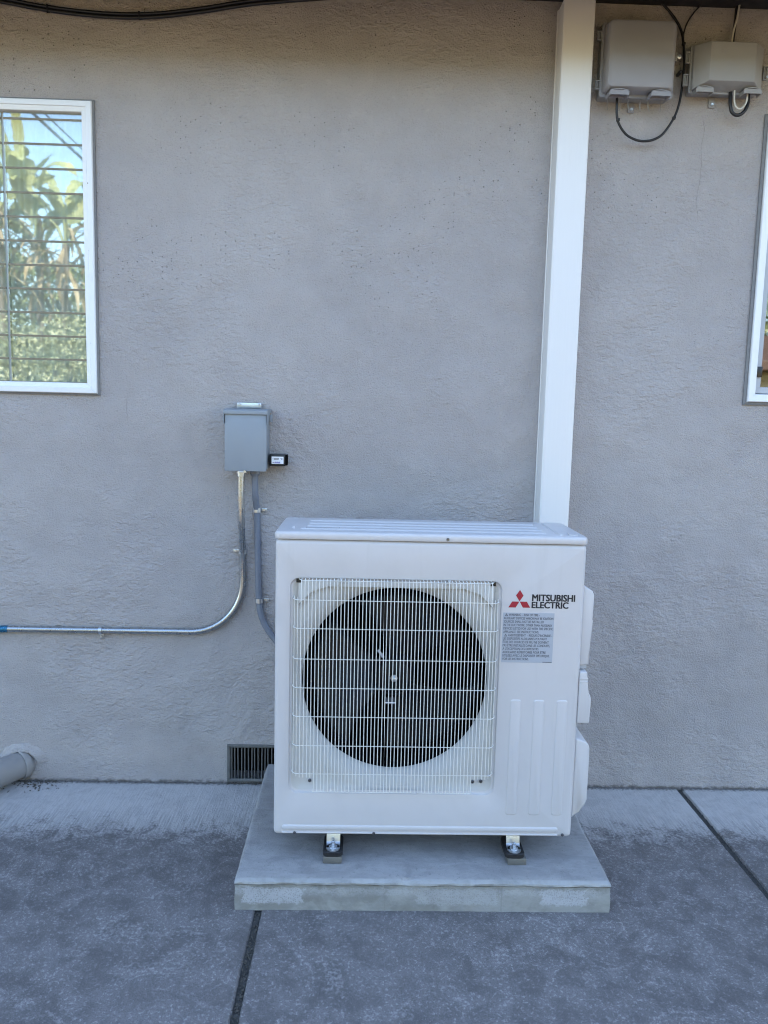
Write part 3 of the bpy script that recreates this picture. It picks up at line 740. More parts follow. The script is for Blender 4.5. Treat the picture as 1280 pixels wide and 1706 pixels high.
bm = B(); loft(bm, [[(p[0], p[1], zt - .0003) for p in rrect(.868, .882, -.690, -.420, .006, 4)], [(p[0], p[1], zt + .0035) for p in rrect(.872, .878, -.686, -.424, .0028, 4)]], True, False, True); part('rib', bm, M['cabinet_white'], top, 40)
bm = B(); box(bm, .086, .190, -.632, -.620, zt - .0005, zt + .0004); part('slot', bm, M['ink_label'], top, 0)
bm = B(); box(bm, .088, .188, -.630, -.622, zt + .0006, zt + .0012); part('slot_lid', bm, M['cabinet_white'], top, 0)
hscrew((0.523, UY0 - .004, 1.1305), .0048, M['screw_steel'], parent=top); hscrew((0.048, -.64, zt), .004, s=1, axis='z', parent=top, m=M['cabinet_white'])
bm = B(); prism(bm, [(.900, -.690), (.925, -.690), (.925, -.684), (.908, -.684), (.908, -.655), (.900, -.655)], 'z', zt - .0004, zt + .003, .001); part('corner_clip', bm, M['cabinet_white'], top)

# service covers on the right-hand side
E_ = UX1 - .001
def side_cover(name, poly, y0, y1, bev): 
    bm = B(); prism(bm, poly, 'y', y0, y1, bev, 3); return part(name, bm, M['cabinet_white'], ang=50)
side_cover('wiring_cover', [(E_, .740), (.978, .742), (.9795, .885), (.983, .890), (.984, .962), (.978, .976), (E_, .992)], -.700, -.430, .004)
side_cover('cover_gap', [(E_, .726), (.974, .727), (.974, .739), (E_, .739)], -.690, -.430, .001).data.materials[0] = M['sash_grey']
side_cover('valve_handle', [(E_, .556), (.985, .556), (.987, .562), (.989, .632), (.986, .645), (.974, .664), (.973, .722), (E_, .722)], -.712, -.430, .004)
side_cover('valve_cover', [(E_, .238), (.972, .262), (.990, .284), (.996, .300), (.996, .470), (.992, .483), (.980, .494), (E_, .505)], -.706, -.420, .006)
for z in (.690, .701):
    bm = B(); box(bm, E_, .9755, -.713, -.708, z - .0025, z + .0025, .001); part('handle_rib', bm, M['cabinet_white'])

# emblem, lettering, warning label
def text_mesh(s, size, bold=0.0):
    cu = bpy.data.curves.new('t', 'FONT'); cu.body = s; cu.size = size; cu.offset = bold; cu.resolution_u = 3
    o = bpy.data.objects.new('t', cu); C.objects.link(o); bpy.context.view_layer.update()
    me = bpy.data.meshes.new_from_object(o.evaluated_get(bpy.context.evaluated_depsgraph_get()))
    bpy.data.objects.remove(o); bpy.data.curves.remove(cu); return me
def add_text(bm, s, x0, x1, zb, zt, y, heavy=()):
    """fit the line's capitals into the box x0..x1, zb..zt on the plane y; heavy: sideways steps (in m) that thicken the strokes"""
    me = text_mesh(s, 1.0); mx = max(v.co.x for v in me.vertices); mn = min(v.co.x for v in me.vertices)
    mh = text_mesh('H', 1.0); ch = max(v.co.y for v in mh.vertices); cl = min(v.co.y for v in mh.vertices)
    for k, (dx, dz) in enumerate(((0, 0), *heavy)):
        vs_ = [bm.verts.new((x0 + dx + (v.co.x - mn) / (mx - mn) * (x1 - x0), y - k * .00004, zb + dz + (v.co.y - cl) / (ch - cl) * (zt - zb))) for v in me.vertices]
        for p in me.polygons:
            try: bm.faces.new([vs_[i] for i in p.vertices])
            except ValueError: pass
    bpy.data.meshes.remove(me); bpy.data.meshes.remove(mh)
YT = Y0 - .0006
def flat_part(name, bm, m, parent=None):
    bmesh.ops.transform(bm, matrix=_hpT, verts=bm.verts); me = bpy.data.meshes.new(name); bm.to_mesh(me); bm.free()
    return link(name, me, m, parent or hp, 0)
em = B(); ex, ez, ea = 0.7495, 0.9435, 0.0185           # three rhombi meeting at a point
eh = ea * math.sqrt(3)
em.faces.new([em.verts.new((ex + a, YT, ez + b)) for a, b in ((0, 0), (ea * .62, eh * .56), (0, eh * 1.12), (-ea * .62, eh * .56))])
for s in (-1, 1):
    em.faces.new([em.verts.new((ex + s * a, YT, ez + b)) for a, b in ((0.0006, -.0008), (ea * 1.22, -.0008), (ea * 1.82, -.0195), (ea * .60, -.0195))])
flat_part('emblem', em, M['ink_red'])
HV = [(a * .0009, b * .0006) for a in (-1, 0, 1) for b in (-1, 1)] + [(-.0010, 0), (.0010, 0)]
bm = B(); add_text(bm, 'MITSUBISHI', .7885, .9195, .9455, .9655, YT, HV); add_text(bm, 'ELECTRIC', .7880, .9000, .9235, .9425, YT, HV)
flat_part('lettering', bm, M['ink_dark'])
bm = B(); box(bm, .7005, .8590, YT - .0001, Y0 - .0002, .7505, .9075); lab = part('warning_label', bm, M['sticker_grey'], ang=0)
LINES = [('WARNING  - RISK OF FIRE -', .0180, .113), ('AUXILIARY DEVICES WHICH MAY BE IGNITION', .003, .1555), ('SOURCES SHALL NOT BE INSTALLED', .003, .1265), ('IN THE DUCTWORK, OTHER THAN AUXILIARY', .003, .153),
         ('DEVICES LISTED FOR USE WITH THE SPECIFIC', .003, .1565), ('APPLIANCE. SEE INSTRUCTIONS.', .003, .113), ("AVERTISSEMENT  - RISQUE D'INCENDIE -", .0180, .1545), ('LES DISPOSITIFS AUXILIAIRES POUVANT', .003, .1390),
         ('\u00caTRE DES SOURCES DE FEU NE DOIVENT', .003, .1450), ('PAS \u00caTRE INSTALL\u00c9S DANS LES CONDUITS,', .003, .1490), ("\u00c0 L'EXCEPTION DES DISPOSITIFS", .003, .1140), ('AUXILIAIRES R\u00c9PERTORI\u00c9S POUR \u00caTRE', .003, .1370),
         ('UTILIS\u00c9S AVEC LE DISPOSITIF SP\u00c9CIFIQUE.', .003, .1500), ('VOIR LES INSTRUCTIONS.', .003, .0850)]
bm = B(); yl = YT - .0004
for i, (s, a, b) in enumerate(LINES):
    zb = .8975 - i * .01072
    add_text(bm, s, .7005 + a, .7005 + b, zb, zb + .0074, yl, ((.0002, 0),))
    if i in (0, 6):
        for t0, t1, t2 in (((.006, -.0004), (.0155, -.0004), (.01075, .0082)),):
            o_ = [(.7005 + p[0], zb + p[1]) for p in (t0, t1, t2)]; cx, cz = sum(p[0] for p in o_) / 3, sum(p[1] for p in o_) / 3
            i_ = [(cx + (p[0] - cx) * .6, cz + (p[1] - cz) * .6) for p in o_]
            va = [bm.verts.new((p[0], yl, p[1])) for p in o_]; vb = [bm.verts.new((p[0], yl, p[1])) for p in i_]
            for q in range(3): bm.faces.new((va[q], va[(q + 1) % 3], vb[(q + 1) % 3], vb[q]))
            bm.faces.new([bm.verts.new((cx + p[0], yl, cz + p[1])) for p in ((-.0004, -.0012), (.0004, -.0012), (.0004, .0026), (-.0004, .0026))])
bm.faces.new([bm.verts.new(p) for p in ((.829, yl, .7520), (.8575, yl, .7520), (.8575, yl, .7537), (.829, yl, .7537))])
flat_part('warning_text', bm, M['ink_label'], lab)

# feet with bolts and rubber pads
for fx in (.1895, .7665):
    ft = node('foot', hp); ft.location = (fx - .475, Y0 + .55 + .014, 0)
    bm = B()   # pressed foot plate: tongue lying on the pad, web rising to the base of the cabinet
    prof = [(-.026, .0), (-.004, .0), (.004, .006), (.008, .038), (.0045, .0385), (.0005, .0085), (-.005, .0035), (-.026, .0035)]
    prism(bm, prof, 'x', -.0215, .0215, .0008); o = obj('foot_plate', bm, M['zinc'], ft); 
    bm = B(); lathe(bm, [(.0215, 0), (.0215, .0035)], (0, -.024, 0), 'z', 28); obj('foot_tongue', bm, M['zinc'], ft)
    bm = B(); lathe(bm, [(.013, .0035), (.013, .0055)], (0, -.020, 0), 'z', 20); obj('washer', bm, M['zinc'], ft)
    bm = B(); lathe(bm, [(.0088, .0055), (.0088, .0135)], (0, -.020, 0), 'z', 6); obj('nut', bm, M['zinc'], ft, 20)
    bm = B(); lathe(bm, [(.0048, .0135), (.0048, .022), (.003, .024)], (0, -.020, 0), 'z', 10); obj('bolt', bm, M['zinc'], ft)
    bm = B()
    loft(bm, [[(p[0], p[1], z) for p in rrect(-.031 - d, .031 + d, -.047 - d, .06, .014, 5)] for z, d in ((-.0165, -.002), (-.014, 0), (-.003, 0), (-.0005, -.002))], True, True, True)
    obj('rubber_pad', bm, M['rubber'], ft)

def rail(cx, label):
    t = thing('mounting_rail', label, 'mounting rail', 'steel rails under the heat pump', (cx, -0.55, 0.1005))
    bm = B()
    box(bm, -.029, .029, -.196, .16, 0.0015, 0.0228, .0012); obj('channel', bm, M['strut_grey'], t)
    for y in (-.165, .13):
        bm = B(); lathe(bm, [(.006, .0228), (.006, .0235)], (.016, y, 0), 'z', 6); obj('anchor_bolt', bm, M['zinc'], t, 20)
rail(.1885, 'grey steel mounting rail on the pad under the left front foot')
rail(.7735, 'grey steel mounting rail on the pad under the right front foot')

# ------------------------------------------------------------------ line-set cover duct on the wall
du = thing('line_duct', 'tall white rectangular duct running up the stucco wall behind the heat pump', 'duct', loc=(.995, -.045, .1))
def child(name, bm, m, parent, ang=35):
    bmesh.ops.transform(bm, matrix=Matrix.Translation(-Vector(parent.location)), verts=bm.verts); return obj(name, bm, m, parent, ang)
bm = B(); prism(bm, [(.9385, -.004), (.9385, -.083), (.9395, -.0875), (.9435, -.0905), (.948, -.091), (1.042, -.091), (1.0475, -.0905), (1.0515, -.0875), (1.0525, -.083), (1.0525, -.004)], 'z', .1045, 2.975)
child('cover', bm, M['duct_white'], du, 40)
bm = B(); prism(bm, [(.9350, -.001), (.9350, -.012), (.9378, -.014), (.9378, -.001)], 'z', .1045, 2.975); child('base_strip', bm, M['duct_white'], du)
bm = B(); prism(bm, [(1.0533, -.001), (1.0533, -.014), (1.056, -.012), (1.056, -.001)], 'z', .1045, 2.975); child('base_strip', bm, M['duct_white'], du)

# ------------------------------------------------------------------ disconnect box
db = thing('disconnect_box', 'grey metal electrical disconnect box on the stucco wall', 'electrical box', loc=(-.18, 0, 1.27))
bm = B(); box(bm, -.2555, -.1045, -.112, -.0015, 1.2855, 1.4930, .002); child('body', bm, M['box_paint'], db)
bm = B()
prism(bm, [(-.2570, 1.2790), (-.1025, 1.2790), (-.1025, 1.4935), (-.2570, 1.4935)], 'y', -.1185, -.1130, .0015); child('front_cover', bm, M['box_paint'], db)
bm = B()   # rain hood with front lip
prism(bm, [(-.0015, 1.512), (-.110, 1.508), (-.1255, 1.504), (-.1255, 1.4895), (-.1225, 1.4895), (-.1225, 1.4965), (-.0015, 1.4965)], 'x', -.2610, -.0985, .0012); child('rain_hood', bm, M['box_paint'], db)
for x in (-.2600, -.0995):
    bm = B(); prism(bm, [(-.1245, 1.4960), (-.040, 1.4960), (-.060, 1.470), (-.100, 1.455), (-.1245, 1.455)], 'x', x - .0008, x + .0008); child('hood_cheek', bm, M['box_paint'], db)
bm = B(); box(bm, -.2280, -.1360, -.0125, -.0015, 1.5125, 1.5330, .001); child('mounting_plate', bm, M['zinc'], db)
for x in (-.2190, -.1440): o = screw(db, Vector((x, -.0125, 1.527)) - db.location, .0045, .004)
bm = B(); box(bm, -.098, -.0915, -.060, -.020, 1.462, 1.490, .001); child('side_hinge', bm, M['box_paint'], db)
bm = B(); box(bm, -.2035, -.1765, -.120, -.105, 1.2720, 1.2785, .001); lathe(bm, [(.005, 0), (.005, -.006)], (-.182, -.119, 1.2775), 'y', 12); child('latch', bm, M['zinc'], db)

sp = thing('surge_protector', 'small black block with a white sticker on the right side of the disconnect box', 'surge protector', loc=(-.068, -.03, 1.32))
bm = B(); box(bm, -.0975, -.0375, -.070, -.016, 1.2975, 1.3425, .0025); child('housing', bm, M['black_plastic'], sp)
bm = B(); box(bm, -.0375, -.0320, -.062, -.010, 1.2995, 1.3400, .001); child('end_cap', bm, M['inside_dark'], sp)
bm = B(); lathe(bm, [(.010, 0), (.010, -.008)], (-.0895, -.040, 1.32), 'x', 14); child('nipple', bm, M['black_plastic'], sp)
bm = B(); box(bm, -.0885, -.0435, -.0706, -.0701, 1.3060, 1.3335); stk = child('sticker', bm, M['sticker_white'], sp, 0)
bm = B()
for x0, x1, z in ((-.0850, -.0820, 1.3240), (-.0800, -.0600, 1.3255), (-.0800, -.0620, 1.3220), (-.0550, -.0470, 1.3250), (-.0520, -.0475, 1.3215), (-.0850, -.0790, 1.3105)):
    bm.faces.new([bm.verts.new(p) for p in ((x0, -.0709, z), (x1, -.0709, z), (x1, -.0709, z + .0017), (x0, -.0709, z + .0017))])
bmesh.ops.transform(bm, matrix=Matrix.Translation(-Vector(sp.location)), verts=bm.verts); me = bpy.data.meshes.new('print'); bm.to_mesh(me); bm.free(); link('sticker_print', me, M['ink_label'], stk, 0)
bm = B()
for i in range(6):
    x0 = -.0770 + i * .0036
    bm.faces.new([bm.verts.new(p) for p in ((x0, -.0709, 1.3085), (x0 + .0026, -.0709, 1.3085), (x0 + .0026, -.0709, 1.3135 + .001 * (i % 2)), (x0, -.0709, 1.3135 + .001 * (i % 2)))])
bmesh.ops.transform(bm, matrix=Matrix.Translation(-Vector(sp.location)), verts=bm.verts); me = bpy.data.meshes.new('print'); bm.to_mesh(me); bm.free(); link('sticker_print', me, M['ink_blue'], stk, 0)

# ------------------------------------------------------------------ conduits
mc = thing('metal_conduit', 'shiny metal conduit bending from the disconnect box along the wall to the left', 'conduit', loc=(-.205, -.02, .63))
ER = .0126
path = spline([(-.2055, -.055, 1.262), (-.2055, -.055, 1.16), (-.2050, -.048, 1.07), (-.2045, -.026, .985), (-.2045, -.0150, .93)], 6)[:-1]
path += [(-.2045, -.0150, .93), (-.2045, -.0150, .838)]
for i in range(1, 17):
    t = R(90 * i / 16); path.append((-.2045 - .205 * (1 - math.cos(t)), -.0150, .838 - .205 * math.sin(t)))
path += [(-.75, -.0150, .632), (-1.115, -.0150, .631), (-1.9, -.0150, .630)]
bm = B(); tube(bm, path, ER, 20); child('pipe', bm, M['emt'], mc, 60)
bm = B(); lathe(bm, [(.0148, 0), (.0148, -.012), (.0175, -.012), (.0175, -.019), (.0150, -.019), (.0150, -.030), (.0127, -.031)], (-.2055, -.055, 1.2850), 'z', 20); child('connector', bm, M['zinc'], mc)
bm = B(); lathe(bm, [(.004, 0), (.004, -.010)], (-.2000, -.070, 1.2585), 'y', 10); child('set_screw', bm, M['zinc'], mc)
def strap(parent, c, vertical, s, r, m):
    """one-hole pipe strap: saddle band, flat ear, screw"""
    st = node('strap', parent); st.location = Vector(c) - parent.location
    bm = B(); prof = []
    for i in range(13):
        t = R(180 * i / 12); prof.append((math.cos(t) * (r + .0036), -math.sin(t) * (r + .0036)))
    inner = [(p[0] * (r + .0002) / (r + .0036), p[1] * (r + .0002) / (r + .0036)) for p in prof[::-1]]
    e = s * (r + .0036)
    P = [(p[0], p[1] - .0) for p in prof + inner]
    if vertical: prism(bm, P, 'z', -.0085, .0085); box(bm, *sorted((e * .95, e + s * .022)), .0095, .0125, -.0065, .0065, .0008)
    else:
        A = [bm.verts.new((-.0065, p[1], p[0])) for p in P]; D = [bm.verts.new((.0065, p[1], p[0])) for p in P]
        n = len(P)
        for i in range(n): bm.faces.new((A[i], A[(i + 1) % n], D[(i + 1) % n], D[i]))
        box(bm, -.0065, .0065, .0095, .0125, *sorted((e * .95, e + s * .022)), .0008)
    obj('saddle', bm, m, st)
    q = (e + s * .012, .0095, 0) if vertical else (0, .0095, e + s * .012)
    bm = B(); lathe(bm, [(.0062, 0), (.0062, -.003), (.0045, -.006), (.002, -.0062)], q, 'y', 6); obj('screw', bm, M['zinc'], st, 20)
strap(mc, (-.2045, -.0150, .958), True, -1, ER, M['zinc']); strap(mc, (-.76, -.0150, .632), False, -1, ER, M['zinc'])
bm = B(); tube(bm, [(-1.150, -.0150, .6307), (-1.147, -.0150, .6307), (-1.125, -.0150, .631), (-1.121, -.0150, .631)], .0135, 16, rs=[.0138, .0142, .0142, .0135]); child('blue_tape', bm, M['tape_blue'], mc)
bm = B(); tube(bm, [(-1.175, -.0150, .6306), (-1.1505, -.0150, .6307)], .0140, 16); child('green_tape', bm, M['tape_green'], mc)

fc = thing('flexible_conduit', 'grey ribbed flexible conduit curving from the disconnect box behind the heat pump', 'conduit', loc=(-.147, -.02, 1.1))
FR = .0124
ctr = spline([(-.1535, -.050, 1.262), (-.1530, -.046, 1.19), (-.1500, -.020, 1.115), (-.1475, -.0150, 1.00), (-.1440, -.0150, .86), (-.1405, -.0150, .765), (-.1300, -.018, .700), (-.1020, -.026, .645), (-.060, -.04, .595), (-.010, -.10, .545), (.03, -.25, .52), (.05, -.375, .515)], 12)
dense = []; L_ = 0
for a, b in zip(ctr, ctr[1:]):
    n_ = max(1, int((b - a).length / .0016)); dense += [a.lerp(b, i / n_) for i in range(n_)]
rs = []; s = 0
for i, p in enumerate(dense):
    if i: s += (p - dense[i - 1]).length
    rs.append(FR + (.00045 * math.sin(s / .0062 * 2 * math.pi)))
bm = B(); tube(bm, dense, FR, 14, rs=rs); child('hose', bm, M['liquidtight'], fc, 80)
bm = B(); lathe(bm, [(.0165, 0), (.0165, -.010), (.0190, -.011), (.0190, -.020), (.0145, -.026), (.0125, -.030)], (-.1535, -.050, 1.2850), 'z', 20); child('connector', bm, M['liquidtight'], fc)
strap(fc, (-.1497, -.0185, 1.122), True, 1, FR, M['zinc']); strap(fc, (-.1405, -.0150, .763), True, 1, FR, M['zinc'])

# ------------------------------------------------------------------ drain pipe at lower left
dp = thing('drain_pipe', 'grey painted drain pipe coming out of the wall base at lower left', 'pipe', loc=(-1.08, -.02, .06))
ax = Vector((-.40, -.62, -.012)).normalized(); p0 = Vector((-1.088, .02, .066))
bm = B(); tube(bm, [p0 + ax * t for t in (-.02, .05, .2, .6, .9)], .054, 32); child('pipe', bm, M['pipe_paint'], dp, 60)
bm = B(); rows = []
for dist_, rr in ((.006, .0625), (.022, .0622), (.030, .060), (.031, .0565)):
    q = p0 + ax * dist_; u_ = ax.cross(Vector((0, 0, 1))).normalized(); v_ = u_.cross(ax)
    rows.append([q + (u_ * math.cos(R(10 * k)) + v_ * math.sin(R(10 * k))) * (rr + .003 * noise.noise((k * .5, dist_ * 40, 1))) for k in range(36)])
loft(bm, rows); child('collar', bm, M['pipe_paint'], dp, 60)
bm = B(); rows = []
for k in range(37):
    t = R(168 * k / 36 + 12); c_, s_2 = math.cos(t), math.sin(t)
    rows.append([(-1.088 + c_ * rr * 1.12, y + .004 * noise.noise((k * .3, y * 40, 2)), .066 + s_2 * rr) for rr, y in ((.098, .004), (.088, -.002), (.076, -.008), (.066, -.012), (.060, -.012))])
loft(bm, rows, False); child('stucco_patch', bm, M['stucco'], dp, 60)

# ------------------------------------------------------------------ telecom boxes
def hood(parent, x0, x1, z, y0, y1, m):
    bm = B(); poly = []
    for i in range(9):
        t = i / 8; poly.append((x0 + (x1 - x0) * t, z + .019 + .006 * math.sin(t * math.pi)))
    poly = poly + [(p[0], p[1] - .003) for p in poly[::-1]]
    prism(bm, poly, 'y', y0, y1)
    box(bm, x0, x0 + .003, y0, y1, z + .002, z + .0185); box(bm, x1 - .003, x1, y0, y1, z + .002, z + .0185)
    prism(bm, [(x0 + .0031, z + .004), (x1 - .0031, z + .004), (x1 - .0031, z + .019), (x0 + .0031, z + .019)], 'y', y0 + .0005, y0 + .004)
    return child('cable_hood', bm, m, parent)
def hinge(parent, x, z, y, m, hh=.016, s=1):
    bm = B(); w_ = .017
    box(bm, x, x + w_, y - .010, y, z - hh, z - hh + .004, .0008); box(bm, x, x + w_, y - .010, y, z + hh - .004, z + hh, .0008)
    box(bm, x, x + .0035, y - .010, y, z - hh + .0042, z + hh - .0042, .0006); box(bm, x + w_ - .004, x + w_, y - .006, y, z - hh + .0042, z + hh - .0042)
    lathe(bm, [(.0022, -hh + .005), (.0022, hh - .005)], (x + .008, y - .006, z), 'z', 8)
    return child('hinge', bm, m, parent)
def tab(parent, x, z, m):
    bm = B(); prism(bm, rrect(x - .012, x + .012, z - .013, z + .022, .003, 3), 'y', -.007, -.001, .0008); child('mounting_tab', bm, m, parent)
    o = screw(parent, Vector((x, -.007, z - .002)) - parent.location, .006, .004)
def shell(parent, name, loops, m, ang=30):
    bm = B(); loft(bm, loops, True, True, True); return child(name, bm, m, parent, ang)
def ring(x0, x1, z0, z1, r, y, k=5): return [(p[0], y, p[1]) for p in rrect(x0, x1, z0, z1, r, k)]

tb = thing('telecom_box', 'large grey plastic telecom box beside the white duct under the eave', 'utility box', 'telecom boxes under the eave', (1.22, -.01, 2.66))
TG, TT = M['telecom_grey'], M['telecom_trim']
shell(tb, 'base', [ring(1.094, 1.352, 2.668, 2.912, .010, -.001), ring(1.094, 1.352, 2.668, 2.912, .010, -.050)], TT)
shell(tb, 'rim', [ring(1.089, 1.357, 2.664, 2.917, .012, -.0502), ring(1.088, 1.358, 2.663, 2.918, .012, -.052), ring(1.088, 1.358, 2.663, 2.918, .012, -.059), ring(1.090, 1.356, 2.665, 2.916, .012, -.061)], TG)
shell(tb, 'cover', [ring(1.096, 1.350, 2.673, 2.910, .012, -.0612), ring(1.098, 1.348, 2.675, 2.908, .014, -.085), ring(1.099, 1.340, 2.677, 2.905, .016, -.108), ring(1.103, 1.333, 2.681, 2.902, .016, -.116), ring(1.112, 1.325, 2.690, 2.894, .014, -.1195)], TG)
hood(tb, 1.112, 1.182, 2.650, -.114, -.062, TG); hood(tb, 1.262, 1.332, 2.650, -.114, -.062, TG)
hinge(tb, 1.072, 2.872, -.052, TT); hinge(tb, 1.074, 2.705, -.052, TT)
tab(tb, 1.226, 2.645, TG)
bm = B(); box(bm, 1.358, 1.366, -.060, -.030, 2.795, 2.825, .001); child('latch', bm, TT, tb)
bm = B(); lathe(bm, [(.0085, 0), (.0085, -.008), (.005, -.010), (.003, -.010)], (1.374, -.05, 2.812), 'y', 14); child('latch_screw', bm, M['zinc'], tb)
bm = B()
for x in (1.126, 1.173, 1.276, 1.322, 1.200, 1.246):
    tube(bm, [(x, -.045, 2.666), (x + rnd.uniform(-.003, .003), -.048, 2.640), (x + rnd.uniform(-.006, .006), -.050, 2.622)], .0018, 5)
child('seal_fingers', bm, TT, tb)

tb2 = thing('telecom_box', 'smaller pale grey telecom box with sloping cover at the upper right', 'utility box', 'telecom boxes under the eave', (1.55, -.01, 2.69))
TG2 = M['telecom_beige']
shell(tb2, 'base', [ring(1.425, 1.680, 2.697, 2.852, .006, -.001), ring(1.425, 1.680, 2.697, 2.852, .006, -.038)], TT)
shell(tb2, 'rim', [ring(1.420, 1.686, 2.693, 2.857, .006, -.0382), ring(1.419, 1.687, 2.692, 2.858, .006, -.040), ring(1.419, 1.687, 2.692, 2.858, .006, -.046), ring(1.421, 1.685, 2.694, 2.856, .006, -.048)], TG2)
bm = B()
L0 = ring(1.425, 1.681, 2.698, 2.853, .004, -.0482, 2); L1 = ring(1.427, 1.679, 2.700, 2.851, .004, -.060, 2); L2 = ring(1.468, 1.636, 2.716, 2.848, .004, -.103, 2); L3 = ring(1.470, 1.634, 2.718, 2.846, .004, -.1045, 2)
loft(bm, [L0, L1, L2, L3], True, True, True); child('cover', bm, TG2, tb2, 20)
hood(tb2, 1.432, 1.496, 2.679, -.088, -.050, TG2); hood(tb2, 1.606, 1.672, 2.679, -.088, -.050, TG2)
hinge(tb2, 1.400, 2.812, -.044, TT, .020); hinge(tb2, 1.396, 2.735, -.044, TT, .020)
tab(tb2, 1.526, 2.672, TG2)
hinge(tb2, 1.688, 2.768, -.044, TT, .024)
bm = B(); lathe(bm, [(.0045, 0), (.0045, -.006)], (1.700, -.055, 2.752), 'y', 10); child('latch_screw', bm, M['zinc'], tb2)
bm = B()   # worn moulded maker's swirl on the cover: two shallow curved strokes
for dz, L in ((.0, .022), (-.007, .026), (-.014, .020)):
    tube(bm, spline([(1.506, -.1046, 2.824 + dz), (1.506 + L * .5, -.1046, 2.828 + dz), (1.506 + L, -.1046, 2.823 + dz)], 4), .0010, 5)
child('moulded_mark', bm, TG2, tb2)

# ------------------------------------------------------------------ cables
CB = M['cable_black']
def cable(name, label, pts, r, m, k=8, cat='cable', n=8):
    t = thing(name, label, cat, loc=pts[len(pts) // 2])
    bm = B(); tube(bm, spline(pts, k), r, n); child('jacket', bm, m, t, 80); return t
dc = cable('drop_cable', 'thin black cable looping below the large telecom box', [(1.156, -.055, 2.672), (1.157, -.055, 2.645), (1.1605, -.052, 2.605), (1.172, -.050, 2.573), (1.200, -.046, 2.542), (1.235, -.043, 2.526), (1.268, -.041, 2.522), (1.305, -.040, 2.529), (1.340, -.038, 2.552), (1.375, -.035, 2.605), (1.393, -.032, 2.655), (1.402, -.028, 2.72), (1.405, -.026, 2.80), (1.398, -.024, 2.872), (1.388, -.022, 2.915), (1.368, -.020, 2.95), (1.335, -.018, 2.988), (1.310, -.016, 3.012)], .0046, CB)
def ziptie(parent, p, d, r):
    bm = B(); p = Vector(p); d = Vector(d).normalized(); tube(bm, [p - d * .003, p + d * .003], r, 12)
    box(bm, p.x - .004, p.x + .004, p.y - r - .005, p.y - r + .002, p.z - .004, p.z + .004, .001); child('cable_tie', bm, CB, parent)
ziptie(dc, (1.166, -.051, 2.588), (.2, 0, -1), .0068); ziptie(dc, (1.377, -.035, 2.608), (.4, 0, 1), .0068); ziptie(dc, (1.3985, -.024, 2.868), (-.1, 0, 1), .0068)
bm = B(); box(bm, 1.386, 1.396, -.030, -.002, 2.765, 2.775, .001); lathe(bm, [(.006, -.030), (.006, -.036)], (1.391, 0, 2.770), 'y', 10); child('cable_clip', bm, CB, dc)
b2 = cable('branch_cable', 'hair-thin black cable rising from the cable tie to the eave between the telecom boxes', [(1.3985, -.0175, 2.868), (1.400, -.016, 2.91), (1.410, -.015, 2.945), (1.430, -.014, 2.978), (1.458, -.014, 3.012)], .0028, CB)
tc = cable('black_service_cable', 'thick black cable entering the smaller telecom box from the eave and looping below', [(1.589, -.016, 3.012), (1.586, -.018, 2.95), (1.581, -.022, 2.90), (1.579, -.024, 2.853)], .0062, CB)
bm = B(); tube(bm, spline([(1.573, -.050, 2.700), (1.572, -.055, 2.675), (1.573, -.058, 2.650), (1.580, -.058, 2.628), (1.595, -.058, 2.618), (1.612, -.058, 2.620), (1.628, -.058, 2.634), (1.637, -.056, 2.655), (1.640, -.052, 2.676), (1.640, -.050, 2.700)], 6), .0062, 10); child('loop', bm, CB, tc, 80)
wc = cable('white_service_cable', 'white cable beside the thick black one above the smaller telecom box', [(1.594, -.026, 3.012), (1.586, -.030, 2.96), (1.575, -.032, 2.91), (1.572, -.032, 2.853)], .0036, M['cable_white'])
bm = B(); tube(bm, spline([(1.583, -.062, 2.700), (1.582, -.066, 2.672), (1.585, -.068, 2.650), (1.594, -.069, 2.638), (1.608, -.069, 2.636), (1.622, -.068, 2.650), (1.629, -.066, 2.670), (1.631, -.062, 2.700)], 6), .0032, 8); child('loop', bm, M['cable_white'], wc, 80)

sg = thing('sagging_cable', 'thick black cable bundle sagging below the eave above the louvre window', 'cable', loc=(-.6, -.03, 2.89))
def sag(off, r): 
    return spline([(-1.75, -.016 + off[0], 2.990 + off[1]), (-1.30, -.022 + off[0], 2.955 + off[1]), (-1.065, -.025 + off[0], 2.927 + off[1]), (-.94, -.025 + off[0], 2.909 + off[1]), (-.80, -.025 + off[0], 2.895 + off[1]), (-.66, -.025 + off[0], 2.889 + off[1]), (-.52, -.025 + off[0], 2.895 + off[1]), (-.36, -.023 + off[0], 2.918 + off[1]), (-.16, -.019 + off[0], 2.955 + off[1]), (.12, -.014 + off[0], 2.988 + off[1])], 8)
for off, r in (((0, 0), .0070), ((-.003, .0110), .0058), ((.006, .007), .0048)):
    bm = B(); tube(bm, sag(off, r), r, 8); child('strand', bm, CB, sg, 80)
for x, z in ((-.575, 2.8965), (-.90, 2.9090)):
    bm = B(); box(bm, x - .003, x + .003, -.036, -.014, z - .010, z + .012, .001); box(bm, x - .002, x + .002, -.034, -.030, z - .017, z - .010); child('cable_tie', bm, CB, sg)

